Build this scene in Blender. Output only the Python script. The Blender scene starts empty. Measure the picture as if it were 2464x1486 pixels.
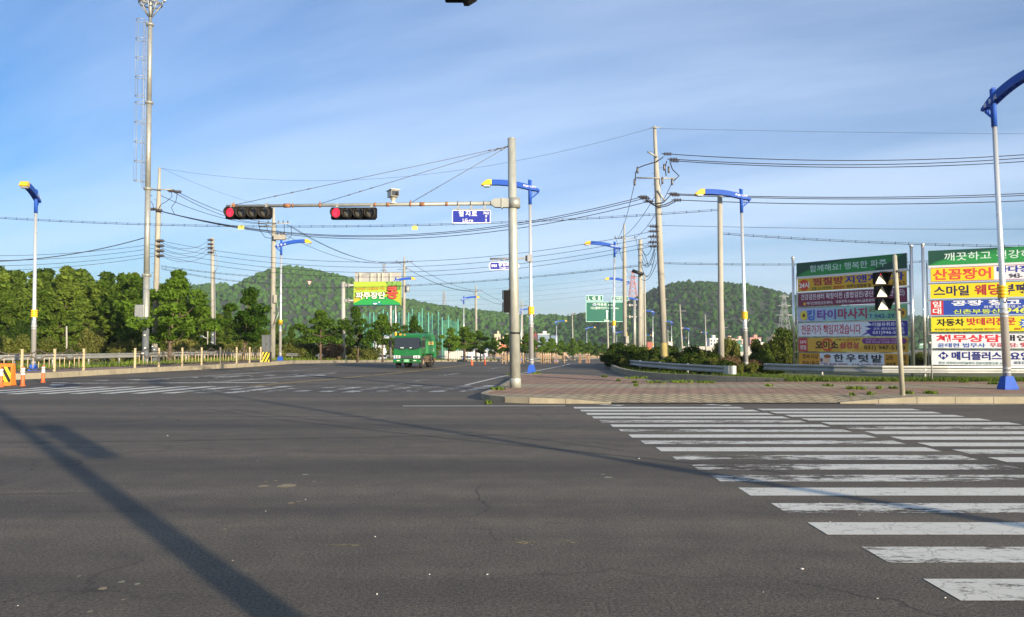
import bpy, bmesh, math, random
import numpy as np
from mathutils import Vector, Matrix
R = math.radians
rnd = random.Random(7)
C = bpy.context.scene.collection
scene = bpy.context.scene

# ---------------------------------------------------------------- camera, sky, sun, exposure
FPX, FW, FH = 1900.0, 2464.0, 1486.0          # focal length and frame in working pixels
PITCH = math.atan(82 / FPX)
CAMH = 1.6
cd = bpy.data.cameras.new('camera')
cd.sensor_width = 36; cd.lens = 36 * FPX / FW
cd.clip_start = 0.1; cd.clip_end = 6000
cam = bpy.data.objects.new('camera', cd); C.objects.link(cam)
cam.location = (0, 0, CAMH); cam.rotation_euler = (math.pi / 2 + PITCH, 0, 0)
scene.camera = cam

SUN_AZ, SUN_EL = 142.5, 12.5
world = bpy.data.worlds.new('World'); scene.world = world; world.use_nodes = True
wn = world.node_tree; wl = wn.links.new
bg = wn.nodes['Background']; bg.inputs['Strength'].default_value = 0.080
sky = wn.nodes.new('ShaderNodeTexSky'); sky.sky_type = 'NISHITA'; sky.sun_disc = False
sky.sun_elevation = R(SUN_EL); sky.sun_rotation = R(SUN_AZ)
sky.altitude = 50; sky.air_density = 1.0; sky.dust_density = 1.0; sky.ozone_density = 3.0
# thin streaks of high cloud: noise on the plane of the cloud layer
tc = wn.nodes.new('ShaderNodeTexCoord')
sep = wn.nodes.new('ShaderNodeSeparateXYZ'); wl(tc.outputs['Generated'], sep.inputs[0])
def wmath(op, a, b=None):
    n = wn.nodes.new('ShaderNodeMath'); n.operation = op
    for i, x in enumerate((a, b)):
        if x is None: continue
        if isinstance(x, (int, float)): n.inputs[i].default_value = x
        else: wl(x, n.inputs[i])
    return n.outputs[0]
zz = wmath('MAXIMUM', wmath('ADD', sep.outputs['Z'], 0.16), 0.03)
cx_ = wmath('DIVIDE', sep.outputs['X'], zz); cy_ = wmath('DIVIDE', sep.outputs['Y'], zz)
comb = wn.nodes.new('ShaderNodeCombineXYZ'); wl(cx_, comb.inputs[0]); wl(cy_, comb.inputs[1])
mp0 = wn.nodes.new('ShaderNodeMapping'); wl(comb.outputs[0], mp0.inputs[0]); mp0.inputs['Rotation'].default_value = (0, 0, R(26))
mp = wn.nodes.new('ShaderNodeMapping'); wl(mp0.outputs[0], mp.inputs[0])
mp.inputs['Scale'].default_value = (0.30, 1.15, 1); mp.inputs['Location'].default_value = (2.3, 0.7, 0)
n1 = wn.nodes.new('ShaderNodeTexNoise'); wl(mp.outputs[0], n1.inputs['Vector'])
n1.inputs['Scale'].default_value = 0.75; n1.inputs['Detail'].default_value = 7; n1.inputs['Roughness'].default_value = 0.52
n1.inputs['Distortion'].default_value = 0.35
rp = wn.nodes.new('ShaderNodeValToRGB'); wl(n1.outputs['Fac'], rp.inputs[0])
rp.color_ramp.elements[0].position = 0.38; rp.color_ramp.elements[0].color = (0, 0, 0, 1)
rp.color_ramp.elements[1].position = 0.66; rp.color_ramp.elements[1].color = (1, 1, 1, 1)
cf = wmath('MULTIPLY', rp.outputs[0], 0.60)
mixc = wn.nodes.new('ShaderNodeMix'); mixc.data_type = 'RGBA'
wl(cf, mixc.inputs[0])
hsv = wn.nodes.new('ShaderNodeHueSaturation'); hsv.inputs['Saturation'].default_value = 1.05
wl(sky.outputs[0], hsv.inputs['Color'])
wl(hsv.outputs[0], mixc.inputs[6]); mixc.inputs[7].default_value = (8.0, 7.2, 7.2, 1)
tint = wn.nodes.new('ShaderNodeMix'); tint.data_type = 'RGBA'; tint.blend_type = 'MULTIPLY'; tint.inputs[0].default_value = 1
wl(mixc.outputs[2], tint.inputs[6]); tint.inputs[7].default_value = (0.70, 0.93, 1.17, 1)
wl(tint.outputs[2], bg.inputs['Color'])

sd = bpy.data.lights.new('sun', 'SUN'); sd.energy = 5.0; sd.angle = R(0.7); sd.color = (1.0, 0.85, 0.63)
sun = bpy.data.objects.new('sun', sd); C.objects.link(sun)
SUNDIR = Vector((math.sin(R(SUN_AZ)) * math.cos(R(SUN_EL)), math.cos(R(SUN_AZ)) * math.cos(R(SUN_EL)), math.sin(R(SUN_EL))))
sun.rotation_euler = SUNDIR.to_track_quat('Z', 'Y').to_euler()
vs = scene.view_settings
vs.view_transform = 'Standard'; vs.look = 'None'; vs.gamma = 1; vs.use_curve_mapping = False
vs.exposure = 0.95
scene.cycles.use_denoising = True
scene.cycles.volume_bounces = 0
scene.cycles.max_bounces = 6

# ---------------------------------------------------------------- picking points
FWD = Vector((0, math.cos(PITCH), math.sin(PITCH))); UP = Vector((0, -math.sin(PITCH), math.cos(PITCH)))
def ray(u, v): return Vector((1, 0, 0)) * ((u - FW / 2) / FPX) + UP * ((FH / 2 - v) / FPX) + FWD
def P(u, v, Y):                                # the point at depth Y seen at pixel (u, v)
    d = ray(u, v); return Vector((0, 0, CAMH)) + d * (Y / d.y)
def G(u, v, z=0.0):                            # the point at height z seen at pixel (u, v)
    d = ray(u, v); return Vector((0, 0, CAMH)) + d * ((z - CAMH) / d.z)
ZN = [(-100, 0), (60, 0), (114, -1.15), (150, -2.0), (200, -3.2), (300, -4.0), (4000, -4.0)]
def zg(y):
    for (a, za), (b, zb) in zip(ZN, ZN[1:]):
        if y <= b: return za + (zb - za) * (y - a) / (b - a)
    return ZN[-1][1]

# ---------------------------------------------------------------- materials
def lin(c):
    if isinstance(c, str):
        c = [int(c[i:i + 2], 16) / 255 for i in (0, 2, 4)]
        return tuple(x / 12.92 if x <= 0.04045 else ((x + 0.055) / 1.055) ** 2.4 for x in c)
    return c
MATS = {}
def nodes(name):
    m = bpy.data.materials.new(name); m.use_nodes = True
    return m, m.node_tree, m.node_tree.nodes['Principled BSDF']
def mat(name, col, rough=0.6, metal=0.0, var=0.0, vscale=3.0, bump=0.0, bscale=40.0, emit=None, spec=None, stretch=None, col2=None):
    if name in MATS: return MATS[name]
    m, nt, b = nodes(name); L = nt.links.new
    col = lin(col)
    b.inputs['Base Color'].default_value = (*col, 1); b.inputs['Roughness'].default_value = rough
    b.inputs['Metallic'].default_value = metal
    if spec is not None: b.inputs['Specular IOR Level'].default_value = spec
    t = nt.nodes.new('ShaderNodeTexCoord')
    vec = t.outputs['Object']
    if stretch:
        mm = nt.nodes.new('ShaderNodeMapping'); mm.inputs['Scale'].default_value = stretch; L(vec, mm.inputs[0]); vec = mm.outputs[0]
    if var:
        n = nt.nodes.new('ShaderNodeTexNoise'); n.inputs['Scale'].default_value = vscale; n.inputs['Detail'].default_value = 6
        n.inputs['Roughness'].default_value = 0.65
        L(vec, n.inputs['Vector'])
        r = nt.nodes.new('ShaderNodeValToRGB'); L(n.outputs['Fac'], r.inputs[0])
        c2 = lin(col2) if col2 else tuple(x * (1 - var) for x in col)
        r.color_ramp.elements[0].position = 0.3; r.color_ramp.elements[1].position = 0.7
        r.color_ramp.elements[0].color = (*c2, 1)
        r.color_ramp.elements[1].color = (*[min(1, x * (1 + var * .5)) for x in col], 1)
        L(r.outputs[0], b.inputs['Base Color'])
        rr = nt.nodes.new('ShaderNodeMapRange'); L(n.outputs['Fac'], rr.inputs[0])
        rr.inputs[3].default_value = min(1, rough + .1); rr.inputs[4].default_value = max(0.05, rough - .08); L(rr.outputs[0], b.inputs['Roughness'])
    if bump:
        n = nt.nodes.new('ShaderNodeTexNoise'); n.inputs['Scale'].default_value = bscale; n.inputs['Detail'].default_value = 4
        L(vec, n.inputs['Vector'])
        bp = nt.nodes.new('ShaderNodeBump'); bp.inputs['Strength'].default_value = bump; bp.inputs['Distance'].default_value = 0.02
        L(n.outputs['Fac'], bp.inputs['Height']); L(bp.outputs[0], b.inputs['Normal'])
    if emit:
        b.inputs['Emission Color'].default_value = (*lin(emit[0]), 1); b.inputs['Emission Strength'].default_value = emit[1]
    MATS[name] = m
    return m
def leafmat(name, dark, light, trans=0.3, scale=0.35):
    if name in MATS: return MATS[name]
    m, nt, b = nodes(name); L = nt.links.new
    g = nt.nodes.new('ShaderNodeNewGeometry'); oi = nt.nodes.new('ShaderNodeObjectInfo')
    t = nt.nodes.new('ShaderNodeTexCoord')
    n = nt.nodes.new('ShaderNodeTexNoise'); n.inputs['Scale'].default_value = scale; n.inputs['Detail'].default_value = 3
    L(t.outputs['Object'], n.inputs['Vector'])
    def mth(op, a, bb):
        k = nt.nodes.new('ShaderNodeMath'); k.operation = op
        for i, x in enumerate((a, bb)):
            if isinstance(x, (int, float)): k.inputs[i].default_value = x
            else: L(x, k.inputs[i])
        return k.outputs[0]
    f = mth('ADD', mth('MULTIPLY', g.outputs['Random Per Island'], 0.45), mth('MULTIPLY', n.outputs['Fac'], 0.6))
    f = mth('ADD', f, mth('MULTIPLY', mth('SUBTRACT', oi.outputs['Random'], 0.5), 0.6))
    r = nt.nodes.new('ShaderNodeValToRGB'); L(f, r.inputs[0])
    r.color_ramp.elements[0].position = 0.2; r.color_ramp.elements[0].color = (*dark, 1)
    r.color_ramp.elements[1].position = 0.85; r.color_ramp.elements[1].color = (*light, 1)
    d = nt.nodes.new('ShaderNodeBsdfDiffuse'); L(r.outputs[0], d.inputs[0])
    tr = nt.nodes.new('ShaderNodeBsdfTranslucent'); L(r.outputs[0], tr.inputs[0])
    mx = nt.nodes.new('ShaderNodeMixShader'); mx.inputs[0].default_value = trans
    L(d.outputs[0], mx.inputs[1]); L(tr.outputs[0], mx.inputs[2])
    out = nt.nodes['Material Output']; L(mx.outputs[0], out.inputs[0]); nt.nodes.remove(b)
    MATS[name] = m
    return m

# ---------------------------------------------------------------- mesh builder
TXT = {}
def text_mesh(s, bold):
    k = (s, bold)
    if k in TXT: return TXT[k]
    c = bpy.data.curves.new('lettering_curve', 'FONT'); c.body = s; c.size = 1; c.offset = bold; c.resolution_u = 2
    c.dimensions = '2D'; c.fill_mode = 'BOTH'
    o = bpy.data.objects.new('lettering_curve', c)
    me = bpy.data.meshes.new_from_object(o)
    v = [tuple(x.co[:2]) for x in me.vertices]; f = [tuple(p.vertices) for p in me.polygons]
    bpy.data.objects.remove(o); bpy.data.curves.remove(c); bpy.data.meshes.remove(me)
    TXT[k] = (v, f)
    return TXT[k]
ORG = {}
class MB:
    def __init__(s): s.V = []; s.F = []; s.M = []; s.S = []
    def add(s, vs, fs, m=0, smooth=False):
        o = len(s.V); s.V += [tuple(v) for v in vs]
        for f in fs: s.F.append(tuple(i + o for i in f)); s.M.append(m); s.S.append(smooth)
        return s
    def box(s, c, d, m=0, rz=0.0, rot=None):
        M = rot if rot else Matrix.Rotation(rz, 3, 'Z')
        c = Vector(c); hx, hy, hz = d[0] / 2, d[1] / 2, d[2] / 2
        vs = [c + M @ Vector((x * hx, y * hy, z * hz)) for x in (-1, 1) for y in (-1, 1) for z in (-1, 1)]
        return s.add(vs, [(0, 1, 3, 2), (4, 6, 7, 5), (0, 4, 5, 1), (2, 3, 7, 6), (0, 2, 6, 4), (1, 5, 7, 3)], m)
    def tube(s, pts, rad, n=8, m=0, caps=True, smooth=True):
        pts = [Vector(p) for p in pts]
        if not isinstance(rad, (list, tuple)): rad = [rad] * len(pts)
        vs = []; prev = None
        for i, p in enumerate(pts):
            t = (pts[min(i + 1, len(pts) - 1)] - pts[max(i - 1, 0)])
            if t.length < 1e-9: t = Vector((0, 0, 1))
            t.normalize()
            if prev is None:
                a = Vector((1, 0, 0)) if abs(t.x) < 0.8 else Vector((0, 1, 0))
                a = (a - t * a.dot(t)).normalized()
            else:
                a = prev - t * prev.dot(t)
                a = a.normalized() if a.length > 1e-6 else prev
            prev = a; b = t.cross(a)
            for k in range(n):
                an = 2 * math.pi * k / n
                vs.append(p + (a * math.cos(an) + b * math.sin(an)) * rad[i])
        fs = []
        for i in range(len(pts) - 1):
            for k in range(n):
                k2 = (k + 1) % n
                fs.append((i * n + k, i * n + k2, (i + 1) * n + k2, (i + 1) * n + k))
        s.add(vs, fs, m, smooth)
        if caps:
            o = len(s.V) - len(vs)
            s.F.append(tuple(o + k for k in range(n))[::-1]); s.M.append(m); s.S.append(False)
            s.F.append(tuple(o + (len(pts) - 1) * n + k for k in range(n))); s.M.append(m); s.S.append(False)
        return s
    def lathe(s, prof, c=(0, 0, 0), n=16, m=0, axis=(0, 0, 1), smooth=True):
        ax = Vector(axis).normalized(); c = Vector(c)
        return s.tube([c + ax * z for r, z in prof], [r for r, z in prof], n, m, True, smooth) if all(b[1] > a[1] for a, b in zip(prof, prof[1:])) else s._lathe(prof, c, n, m, ax, smooth)
    def _lathe(s, prof, c, n, m, ax, smooth):
        a = Vector((1, 0, 0)) if abs(ax.x) < 0.8 else Vector((0, 1, 0))
        a = (a - ax * a.dot(ax)).normalized(); b = ax.cross(a); vs = []
        for r, z in prof:
            for k in range(n):
                an = 2 * math.pi * k / n; vs.append(c + ax * z + (a * math.cos(an) + b * math.sin(an)) * r)
        fs = [(i * n + k, i * n + (k + 1) % n, (i + 1) * n + (k + 1) % n, (i + 1) * n + k) for i in range(len(prof) - 1) for k in range(n)]
        return s.add(vs, fs, m, smooth)
    def prism(s, poly, O, ex, ey, d, m=0, smooth=False):      # polygon in the frame (O, ex, ey), pushed along d
        O, ex, ey, d = Vector(O), Vector(ex), Vector(ey), Vector(d); n = len(poly)
        a = [O + ex * p[0] + ey * p[1] for p in poly]; b = [p + d for p in a]
        s.add(a + b, [tuple(range(n))[::-1], tuple(range(n, 2 * n))], m)
        o = len(s.V) - 2 * n
        for i in range(n):
            j = (i + 1) % n; s.F.append((o + i, o + j, o + n + j, o + n + i)); s.M.append(m); s.S.append(smooth)
        return s
    def face(s, pts, m=0): return s.add(pts, [tuple(range(len(pts)))], m)
    def ball(s, c, r, m=0, n=10, sc=(1, 1, 1)):
        c = Vector(c); vs = []; k = n // 2
        for i in range(k + 1):
            th = math.pi * i / k
            for j in range(n):
                ph = 2 * math.pi * j / n
                vs.append(c + Vector((math.sin(th) * math.cos(ph) * sc[0], math.sin(th) * math.sin(ph) * sc[1], -math.cos(th) * sc[2])) * r)
        return s.add(vs, [(i * n + j, i * n + (j + 1) % n, (i + 1) * n + (j + 1) % n, (i + 1) * n + j) for i in range(k) for j in range(n)], m, True)
    # flat things on a panel: frame (O, ex, ez), facing ex x ez
    def pt(s, fr, x, z, off): O, ex, ez = fr; return O + ex * x + ez * z + ex.cross(ez) * off
    def prect(s, fr, x0, x1, z0, z1, off, m=0): return s.face([s.pt(fr, x, z, off) for x, z in ((x0, z0), (x1, z0), (x1, z1), (x0, z1))], m)
    def ppoly(s, fr, pts, off, m=0): return s.face([s.pt(fr, x, z, off) for x, z in pts], m)
    def pell(s, fr, cx, cz, rx, rz, off, m=0, n=20): return s.ppoly(fr, [(cx + rx * math.cos(2 * math.pi * k / n), cz + rz * math.sin(2 * math.pi * k / n)) for k in range(n)], off, m)
    def ptext(s, fr, t, x0, x1, z0, z1, off, m=0, bold=0.012):
        v, f = text_mesh(t, bold)
        if not v: return s
        ax = min(p[0] for p in v); bx = max(p[0] for p in v); az = min(p[1] for p in v); bz = max(p[1] for p in v)
        return s.add([s.pt(fr, x0 + (x1 - x0) * (p[0] - ax) / (bx - ax), z0 + (z1 - z0) * (p[1] - az) / (bz - az), off) for p in v], f, m)
    def build(s, name, mats, parent=None, bevel=0, origin=None, bseg=2):
        if not isinstance(mats, (list, tuple)): mats = [mats]
        me = bpy.data.meshes.new(name)
        V = s.V
        org = Vector((0, 0, 0))
        if parent is not None: org = ORG.get(parent.name, Vector((0, 0, 0)))
        elif origin is not None: org = Vector(origin)
        elif V:
            a = np.array(V); org = Vector(((a[:, 0].min() + a[:, 0].max()) / 2, (a[:, 1].min() + a[:, 1].max()) / 2, a[:, 2].min()))
        me.from_pydata([(v[0] - org.x, v[1] - org.y, v[2] - org.z) for v in V], [], s.F)
        for m in mats: me.materials.append(m)
        me.polygons.foreach_set('material_index', s.M); me.polygons.foreach_set('use_smooth', s.S)
        me.update()
        o = bpy.data.objects.new(name, me); C.objects.link(o)
        if parent is not None: o.parent = parent; ORG[o.name] = org
        else: o.location = org; ORG[o.name] = org
        if bevel:
            md = o.modifiers.new('bevel', 'BEVEL'); md.width = bevel; md.segments = bseg; md.limit_method = 'ANGLE'; md.angle_limit = R(40)
        return o
def mesh_np(name, V, F, m, parent=None, smooth=False, loc=None):
    me = bpy.data.meshes.new(name); V = np.asarray(V, np.float32); F = np.asarray(F, np.int32); k = F.shape[1]
    me.vertices.add(len(V)); me.vertices.foreach_set('co', V.ravel())
    me.loops.add(F.size); me.loops.foreach_set('vertex_index', F.ravel())
    me.polygons.add(len(F)); me.polygons.foreach_set('loop_start', np.arange(0, F.size, k, dtype=np.int32))
    if smooth: me.polygons.foreach_set('use_smooth', np.ones(len(F), bool))
    me.update(calc_edges=True); me.materials.append(m)
    o = bpy.data.objects.new(name, me); C.objects.link(o)
    if parent is not None: o.parent = parent
    elif loc: o.location = loc
    return o
def tag(o, label=None, cat=None, group=None, kind=None):
    if label: o['label'] = label
    if cat: o['category'] = cat
    if group: o['group'] = group
    if kind: o['kind'] = kind
    return o
def thing(name, loc, label, cat, group=None, rz=0.0, local=False):
    o = bpy.data.objects.new(name, None); C.objects.link(o); o.location = loc; o.rotation_euler = (0, 0, rz)
    o.empty_display_size = 0.2
    ORG[o.name] = Vector((0, 0, 0)) if local else Vector(loc)
    return tag(o, label, cat, group)
CH = {}
def copy_tree(o, parent=None):
    kids = [c for c in o.children]
    c = o.copy(); C.objects.link(c)
    if parent is not None: c.parent = parent
    for k in kids: copy_tree(k, c)
    return c
def drape(poly, off, zf=zg, xcuts=(), ycuts=()):
    bm = bmesh.new(); vs = [bm.verts.new((p[0], p[1], 0)) for p in poly]; bm.faces.new(vs)
    bmesh.ops.triangulate(bm, faces=bm.faces[:])
    for co, no in [((0, y, 0), (0, 1, 0)) for y in [z[0] for z in ZN[1:-1]] + list(ycuts)] + [((x, 0, 0), (1, 0, 0)) for x in xcuts]:
        bmesh.ops.bisect_plane(bm, geom=bm.verts[:] + bm.edges[:] + bm.faces[:], plane_co=co, plane_no=no)
    bmesh.ops.recalc_face_normals(bm, faces=bm.faces[:])
    for v in bm.verts: v.co.z = (zf(v.co.y) if zf is zg else zf(v.co.x, v.co.y)) + off
    bm.verts.index_update()
    V = [tuple(v.co) for v in bm.verts]; F = []
    for f in bm.faces:
        ids = [v.index for v in f.verts]
        if f.normal.z < 0: ids = ids[::-1]
        F.append(tuple(ids))
    bm.free()
    return V, F
def offset_path(path, d):
    out = []
    for i, p in enumerate(path):
        a = Vector(path[max(i - 1, 0)][:2]); b = Vector(path[min(i + 1, len(path) - 1)][:2]); t = (b - a).normalized()
        out.append((p[0] - t.y * d, p[1] + t.x * d))
    return out
def resample(path, step):
    out = [Vector(path[0][:2])]
    for a, b in zip(path, path[1:]):
        a, b = Vector(a[:2]), Vector(b[:2]); n = max(1, int((b - a).length / step))
        for k in range(1, n + 1): out.append(a.lerp(b, k / n))
    return out
def smooth_path(path, it=2):
    p = [Vector(x[:2]) for x in path]
    for _ in range(it):
        q = [p[0]]
        for a, b in zip(p, p[1:]): q += [a.lerp(b, .25), a.lerp(b, .75)]
        q.append(p[-1]); p = q
    return p

# ================================================================ SETTING
# ---- materials of the ground
def asphalt():
    m, nt, b = nodes('asphalt'); L = nt.links.new
    t = nt.nodes.new('ShaderNodeTexCoord')
    def noise(scale, detail, stretch=None, rough=.6):
        n = nt.nodes.new('ShaderNodeTexNoise'); n.inputs['Scale'].default_value = scale; n.inputs['Detail'].default_value = detail
        n.inputs['Roughness'].default_value = rough
        if stretch:
            mm = nt.nodes.new('ShaderNodeMapping'); mm.inputs['Scale'].default_value = stretch; L(t.outputs['Object'], mm.inputs[0]); L(mm.outputs[0], n.inputs['Vector'])
        else: L(t.outputs['Object'], n.inputs['Vector'])
        return n.outputs['Fac']
    def ramp(f, p0, c0, p1, c1):
        r = nt.nodes.new('ShaderNodeValToRGB'); L(f, r.inputs[0]); e = r.color_ramp.elements
        e[0].position = p0; e[0].color = (*c0, 1); e[1].position = p1; e[1].color = (*c1, 1); return r.outputs[0]
    def mix(kind, f, a, c):
        k = nt.nodes.new('ShaderNodeMix'); k.data_type = 'RGBA'; k.blend_type = kind; k.inputs[0].default_value = f
        L(a, k.inputs[6]); L(c, k.inputs[7]); return k.outputs[2]
    big = ramp(noise(0.16, 5, (0.35, 1.3, 1)), 0.32, (.077, .066, .052), 0.7, (.132, .114, .090))
    wheel = ramp(noise(0.55, 4, (0.05, 1.0, 1)), 0.34, (.64, .64, .66), 0.62, (1.10, 1.10, 1.08))
    grain = ramp(noise(40, 4, None, .95), 0.36, (.26, .26, .26), 0.66, (1.85, 1.8, 1.72))
    patch = ramp(noise(2.2, 6), 0.3, (.82, .82, .83), 0.72, (1.14, 1.13, 1.1))
    c = mix('MULTIPLY', 1, big, wheel); c = mix('MULTIPLY', 1, c, patch); c = mix('MULTIPLY', 1, c, grain); c = mix('MULTIPLY', 1, c, ramp(noise(26, 2, None, .9), .66, (1, 1, 1), .74, (2.1, 2.05, 1.95)))
    nz = nt.nodes.new('ShaderNodeTexNoise'); nz.inputs['Scale'].default_value = 1.3; nz.inputs['Detail'].default_value = 5; L(t.outputs['Object'], nz.inputs['Vector'])
    wv = nt.nodes.new('ShaderNodeMix'); wv.data_type = 'RGBA'; wv.blend_type = 'ADD'; wv.inputs[0].default_value = 1.1; L(t.outputs['Object'], wv.inputs[6]); L(nz.outputs['Color'], wv.inputs[7])
    vo = nt.nodes.new('ShaderNodeTexVoronoi'); vo.feature = 'DISTANCE_TO_EDGE'; vo.inputs['Scale'].default_value = .30; L(wv.outputs[2], vo.inputs['Vector'])
    ck = ramp(vo.outputs['Distance'], .002, (.45, .45, .46), .0075, (1, 1, 1))
    mk_ = nt.nodes.new('ShaderNodeMapRange'); L(noise(.22, 2), mk_.inputs[0]); mk_.inputs[1].default_value = .47; mk_.inputs[2].default_value = .6
    cm = nt.nodes.new('ShaderNodeMix'); cm.data_type = 'RGBA'; cm.blend_type = 'MULTIPLY'; L(mk_.outputs[0], cm.inputs[0]); L(c, cm.inputs[6]); L(ck, cm.inputs[7]); c = cm.outputs[2]
    c = mix('MULTIPLY', 1, c, ramp(noise(1.1, 8, (.5, 1, 1), .75), .60, (1, 1, 1), .72, (.74, .74, .75)))
    c = mix('MULTIPLY', 1, c, ramp(noise(.45, 7, (.8, 1.2, 1), .7), .58, (1, 1, 1), .70, (1.22, 1.2, 1.15)))
    L(c, b.inputs['Base Color']); b.inputs['Roughness'].default_value = .8; b.inputs['Specular IOR Level'].default_value = .35
    bp = nt.nodes.new('ShaderNodeBump'); bp.inputs['Strength'].default_value = .5; bp.inputs['Distance'].default_value = .01
    L(noise(70, 3), bp.inputs['Height']); L(bp.outputs[0], b.inputs['Normal'])
    MATS['asphalt'] = m; return m
def roadpaint(name, col, wear):                # worn paint: the asphalt shows through where it has chipped off
    m, nt, b = nodes(name); L = nt.links.new
    b.inputs['Base Color'].default_value = (*col, 1); b.inputs['Roughness'].default_value = .6
    t = nt.nodes.new('ShaderNodeTexCoord')
    mm = nt.nodes.new('ShaderNodeMapping'); mm.inputs['Scale'].default_value = (.55, 1.6, 1); L(t.outputs['Object'], mm.inputs[0])
    n = nt.nodes.new('ShaderNodeTexNoise'); n.inputs['Scale'].default_value = 6; n.inputs['Detail'].default_value = 12; n.inputs['Roughness'].default_value = .82
    L(mm.outputs[0], n.inputs['Vector'])
    n2 = nt.nodes.new('ShaderNodeTexNoise'); n2.inputs['Scale'].default_value = .9; n2.inputs['Detail'].default_value = 2; L(mm.outputs[0], n2.inputs['Vector'])
    a = nt.nodes.new('ShaderNodeMath'); a.operation = 'MULTIPLY_ADD'; L(n2.outputs['Fac'], a.inputs[0]); a.inputs[1].default_value = .55; L(n.outputs['Fac'], a.inputs[2])
    r = nt.nodes.new('ShaderNodeMapRange'); L(a.outputs[0], r.inputs[0]); r.inputs[1].default_value = wear - .035; r.inputs[2].default_value = wear + .05
    r.inputs[3].default_value = 0; r.inputs[4].default_value = 1
    vo = nt.nodes.new('ShaderNodeTexVoronoi'); vo.feature = 'DISTANCE_TO_EDGE'; vo.inputs['Scale'].default_value = 5.5
    nz = nt.nodes.new('ShaderNodeTexNoise'); nz.inputs['Scale'].default_value = 7; L(t.outputs['Object'], nz.inputs['Vector'])
    av = nt.nodes.new('ShaderNodeMix'); av.data_type = 'RGBA'; av.inputs[0].default_value = .12; L(t.outputs['Object'], av.inputs[6]); L(nz.outputs['Color'], av.inputs[7]); L(av.outputs[2], vo.inputs['Vector'])
    ck = nt.nodes.new('ShaderNodeMapRange'); L(vo.outputs['Distance'], ck.inputs[0]); ck.inputs[1].default_value = .006; ck.inputs[2].default_value = .022; ck.inputs[3].default_value = .6
    ml = nt.nodes.new('ShaderNodeMath'); ml.operation = 'MULTIPLY'; L(r.outputs[0], ml.inputs[0]); L(ck.outputs[0], ml.inputs[1])
    L(ml.outputs[0], b.inputs['Alpha'])
    rr = nt.nodes.new('ShaderNodeValToRGB'); L(n2.outputs['Fac'], rr.inputs[0])
    rr.color_ramp.elements[0].color = (*[x * .78 for x in col], 1); rr.color_ramp.elements[1].color = (*col, 1); L(rr.outputs[0], b.inputs['Base Color'])
    MATS[name] = m; return m
def pavers(name, c_red, c_grey, bands, angle, size):
    m, nt, b = nodes(name); L = nt.links.new
    t = nt.nodes.new('ShaderNodeTexCoord'); mm = nt.nodes.new('ShaderNodeMapping'); mm.inputs['Rotation'].default_value = (0, 0, R(angle)); L(t.outputs['Object'], mm.inputs[0])
    br = nt.nodes.new('ShaderNodeTexBrick'); L(mm.outputs[0], br.inputs['Vector'])
    br.inputs['Scale'].default_value = 1; br.inputs['Brick Width'].default_value = size; br.inputs['Row Height'].default_value = size * .5
    br.inputs['Mortar Size'].default_value = .024; br.inputs['Color1'].default_value = (.85, .85, .85, 1); br.inputs['Color2'].default_value = (1.12, 1.12, 1.12, 1)
    br.inputs['Mortar'].default_value = (.20, .19, .16, 1)
    s = nt.nodes.new('ShaderNodeSeparateXYZ'); L(t.outputs['Object'], s.inputs[0])
    mr = nt.nodes.new('ShaderNodeMapRange'); L(s.outputs['Y'], mr.inputs[0]); mr.inputs[1].default_value = 20; mr.inputs[2].default_value = 40
    r = nt.nodes.new('ShaderNodeValToRGB'); L(mr.outputs[0], r.inputs[0]); r.color_ramp.interpolation = 'CONSTANT'
    for i, (y, k) in enumerate(bands):
        p = (y - 20) / 20; e = r.color_ramp.elements[i] if i < 2 else r.color_ramp.elements.new(p)
        e.position = p; e.color = (*(c_red if k else c_grey), 1)
    n = nt.nodes.new('ShaderNodeTexNoise'); n.inputs['Scale'].default_value = 1.1; n.inputs['Detail'].default_value = 8; n.inputs['Roughness'].default_value = .7; L(t.outputs['Object'], n.inputs['Vector'])
    nr = nt.nodes.new('ShaderNodeValToRGB'); L(n.outputs['Fac'], nr.inputs[0]); nr.color_ramp.elements[0].position = .3; nr.color_ramp.elements[1].position = .7
    nr.color_ramp.elements[0].color = (.68, .68, .64, 1); nr.color_ramp.elements[1].color = (1.12, 1.1, 1.05, 1)
    def mul(a, c):
        k = nt.nodes.new('ShaderNodeMix'); k.data_type = 'RGBA'; k.blend_type = 'MULTIPLY'; k.inputs[0].default_value = 1; L(a, k.inputs[6]); L(c, k.inputs[7]); return k.outputs[2]
    L(mul(mul(r.outputs[0], br.outputs['Color']), nr.outputs[0]), b.inputs['Base Color']); b.inputs['Roughness'].default_value = .85
    MATS[name] = m; return m
ASPH = asphalt()
PAINT = [roadpaint('road_paint_fresh', (.64, .62, .54), .60), roadpaint('road_paint_worn', (.62, .60, .53), .745), roadpaint('road_paint_faded', (.62, .63, .60), .82)]
YPAINT = roadpaint('road_paint_yellow', (.52, .34, .06), .70)
TAR_AND_SHADE = mat('tar', (.035, .034, .034), .7)  # also colours the shadow lines drawn on the road
STAIN = mat('stain', (.26, .2, .12), .8, var=.3, vscale=20)
STAIN2 = mat('stain_green', (.22, .23, .15), .8, var=.3, vscale=20)
LITTER = mat('litter', (.55, .54, .50), .6)
PAVE = pavers('island_pavers', (.36, .215, .14), (.39, .32, .205), [(20, 0), (22.4, 1), (25.4, 0), (27.6, 1)], 57, .46)
PAVEL = pavers('side_pavers', (.36, .235, .18), (.36, .24, .185), [(20, 1), (30, 0)], 10, .4)
KERB = mat('kerb_stone', (.27, .235, .165), .85, var=.3, vscale=1.6, bump=.3, bscale=30)
DIRT = mat('dry_earth', (.2, .15, .09), .95, var=.5, vscale=.35, col2=(.07, .08, .03), bump=.4, bscale=3)
VERGE = mat('grassy_earth', (.12, .11, .045), .95, var=.5, vscale=.5, col2=(.05, .075, .018), bump=.5, bscale=4)

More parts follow.
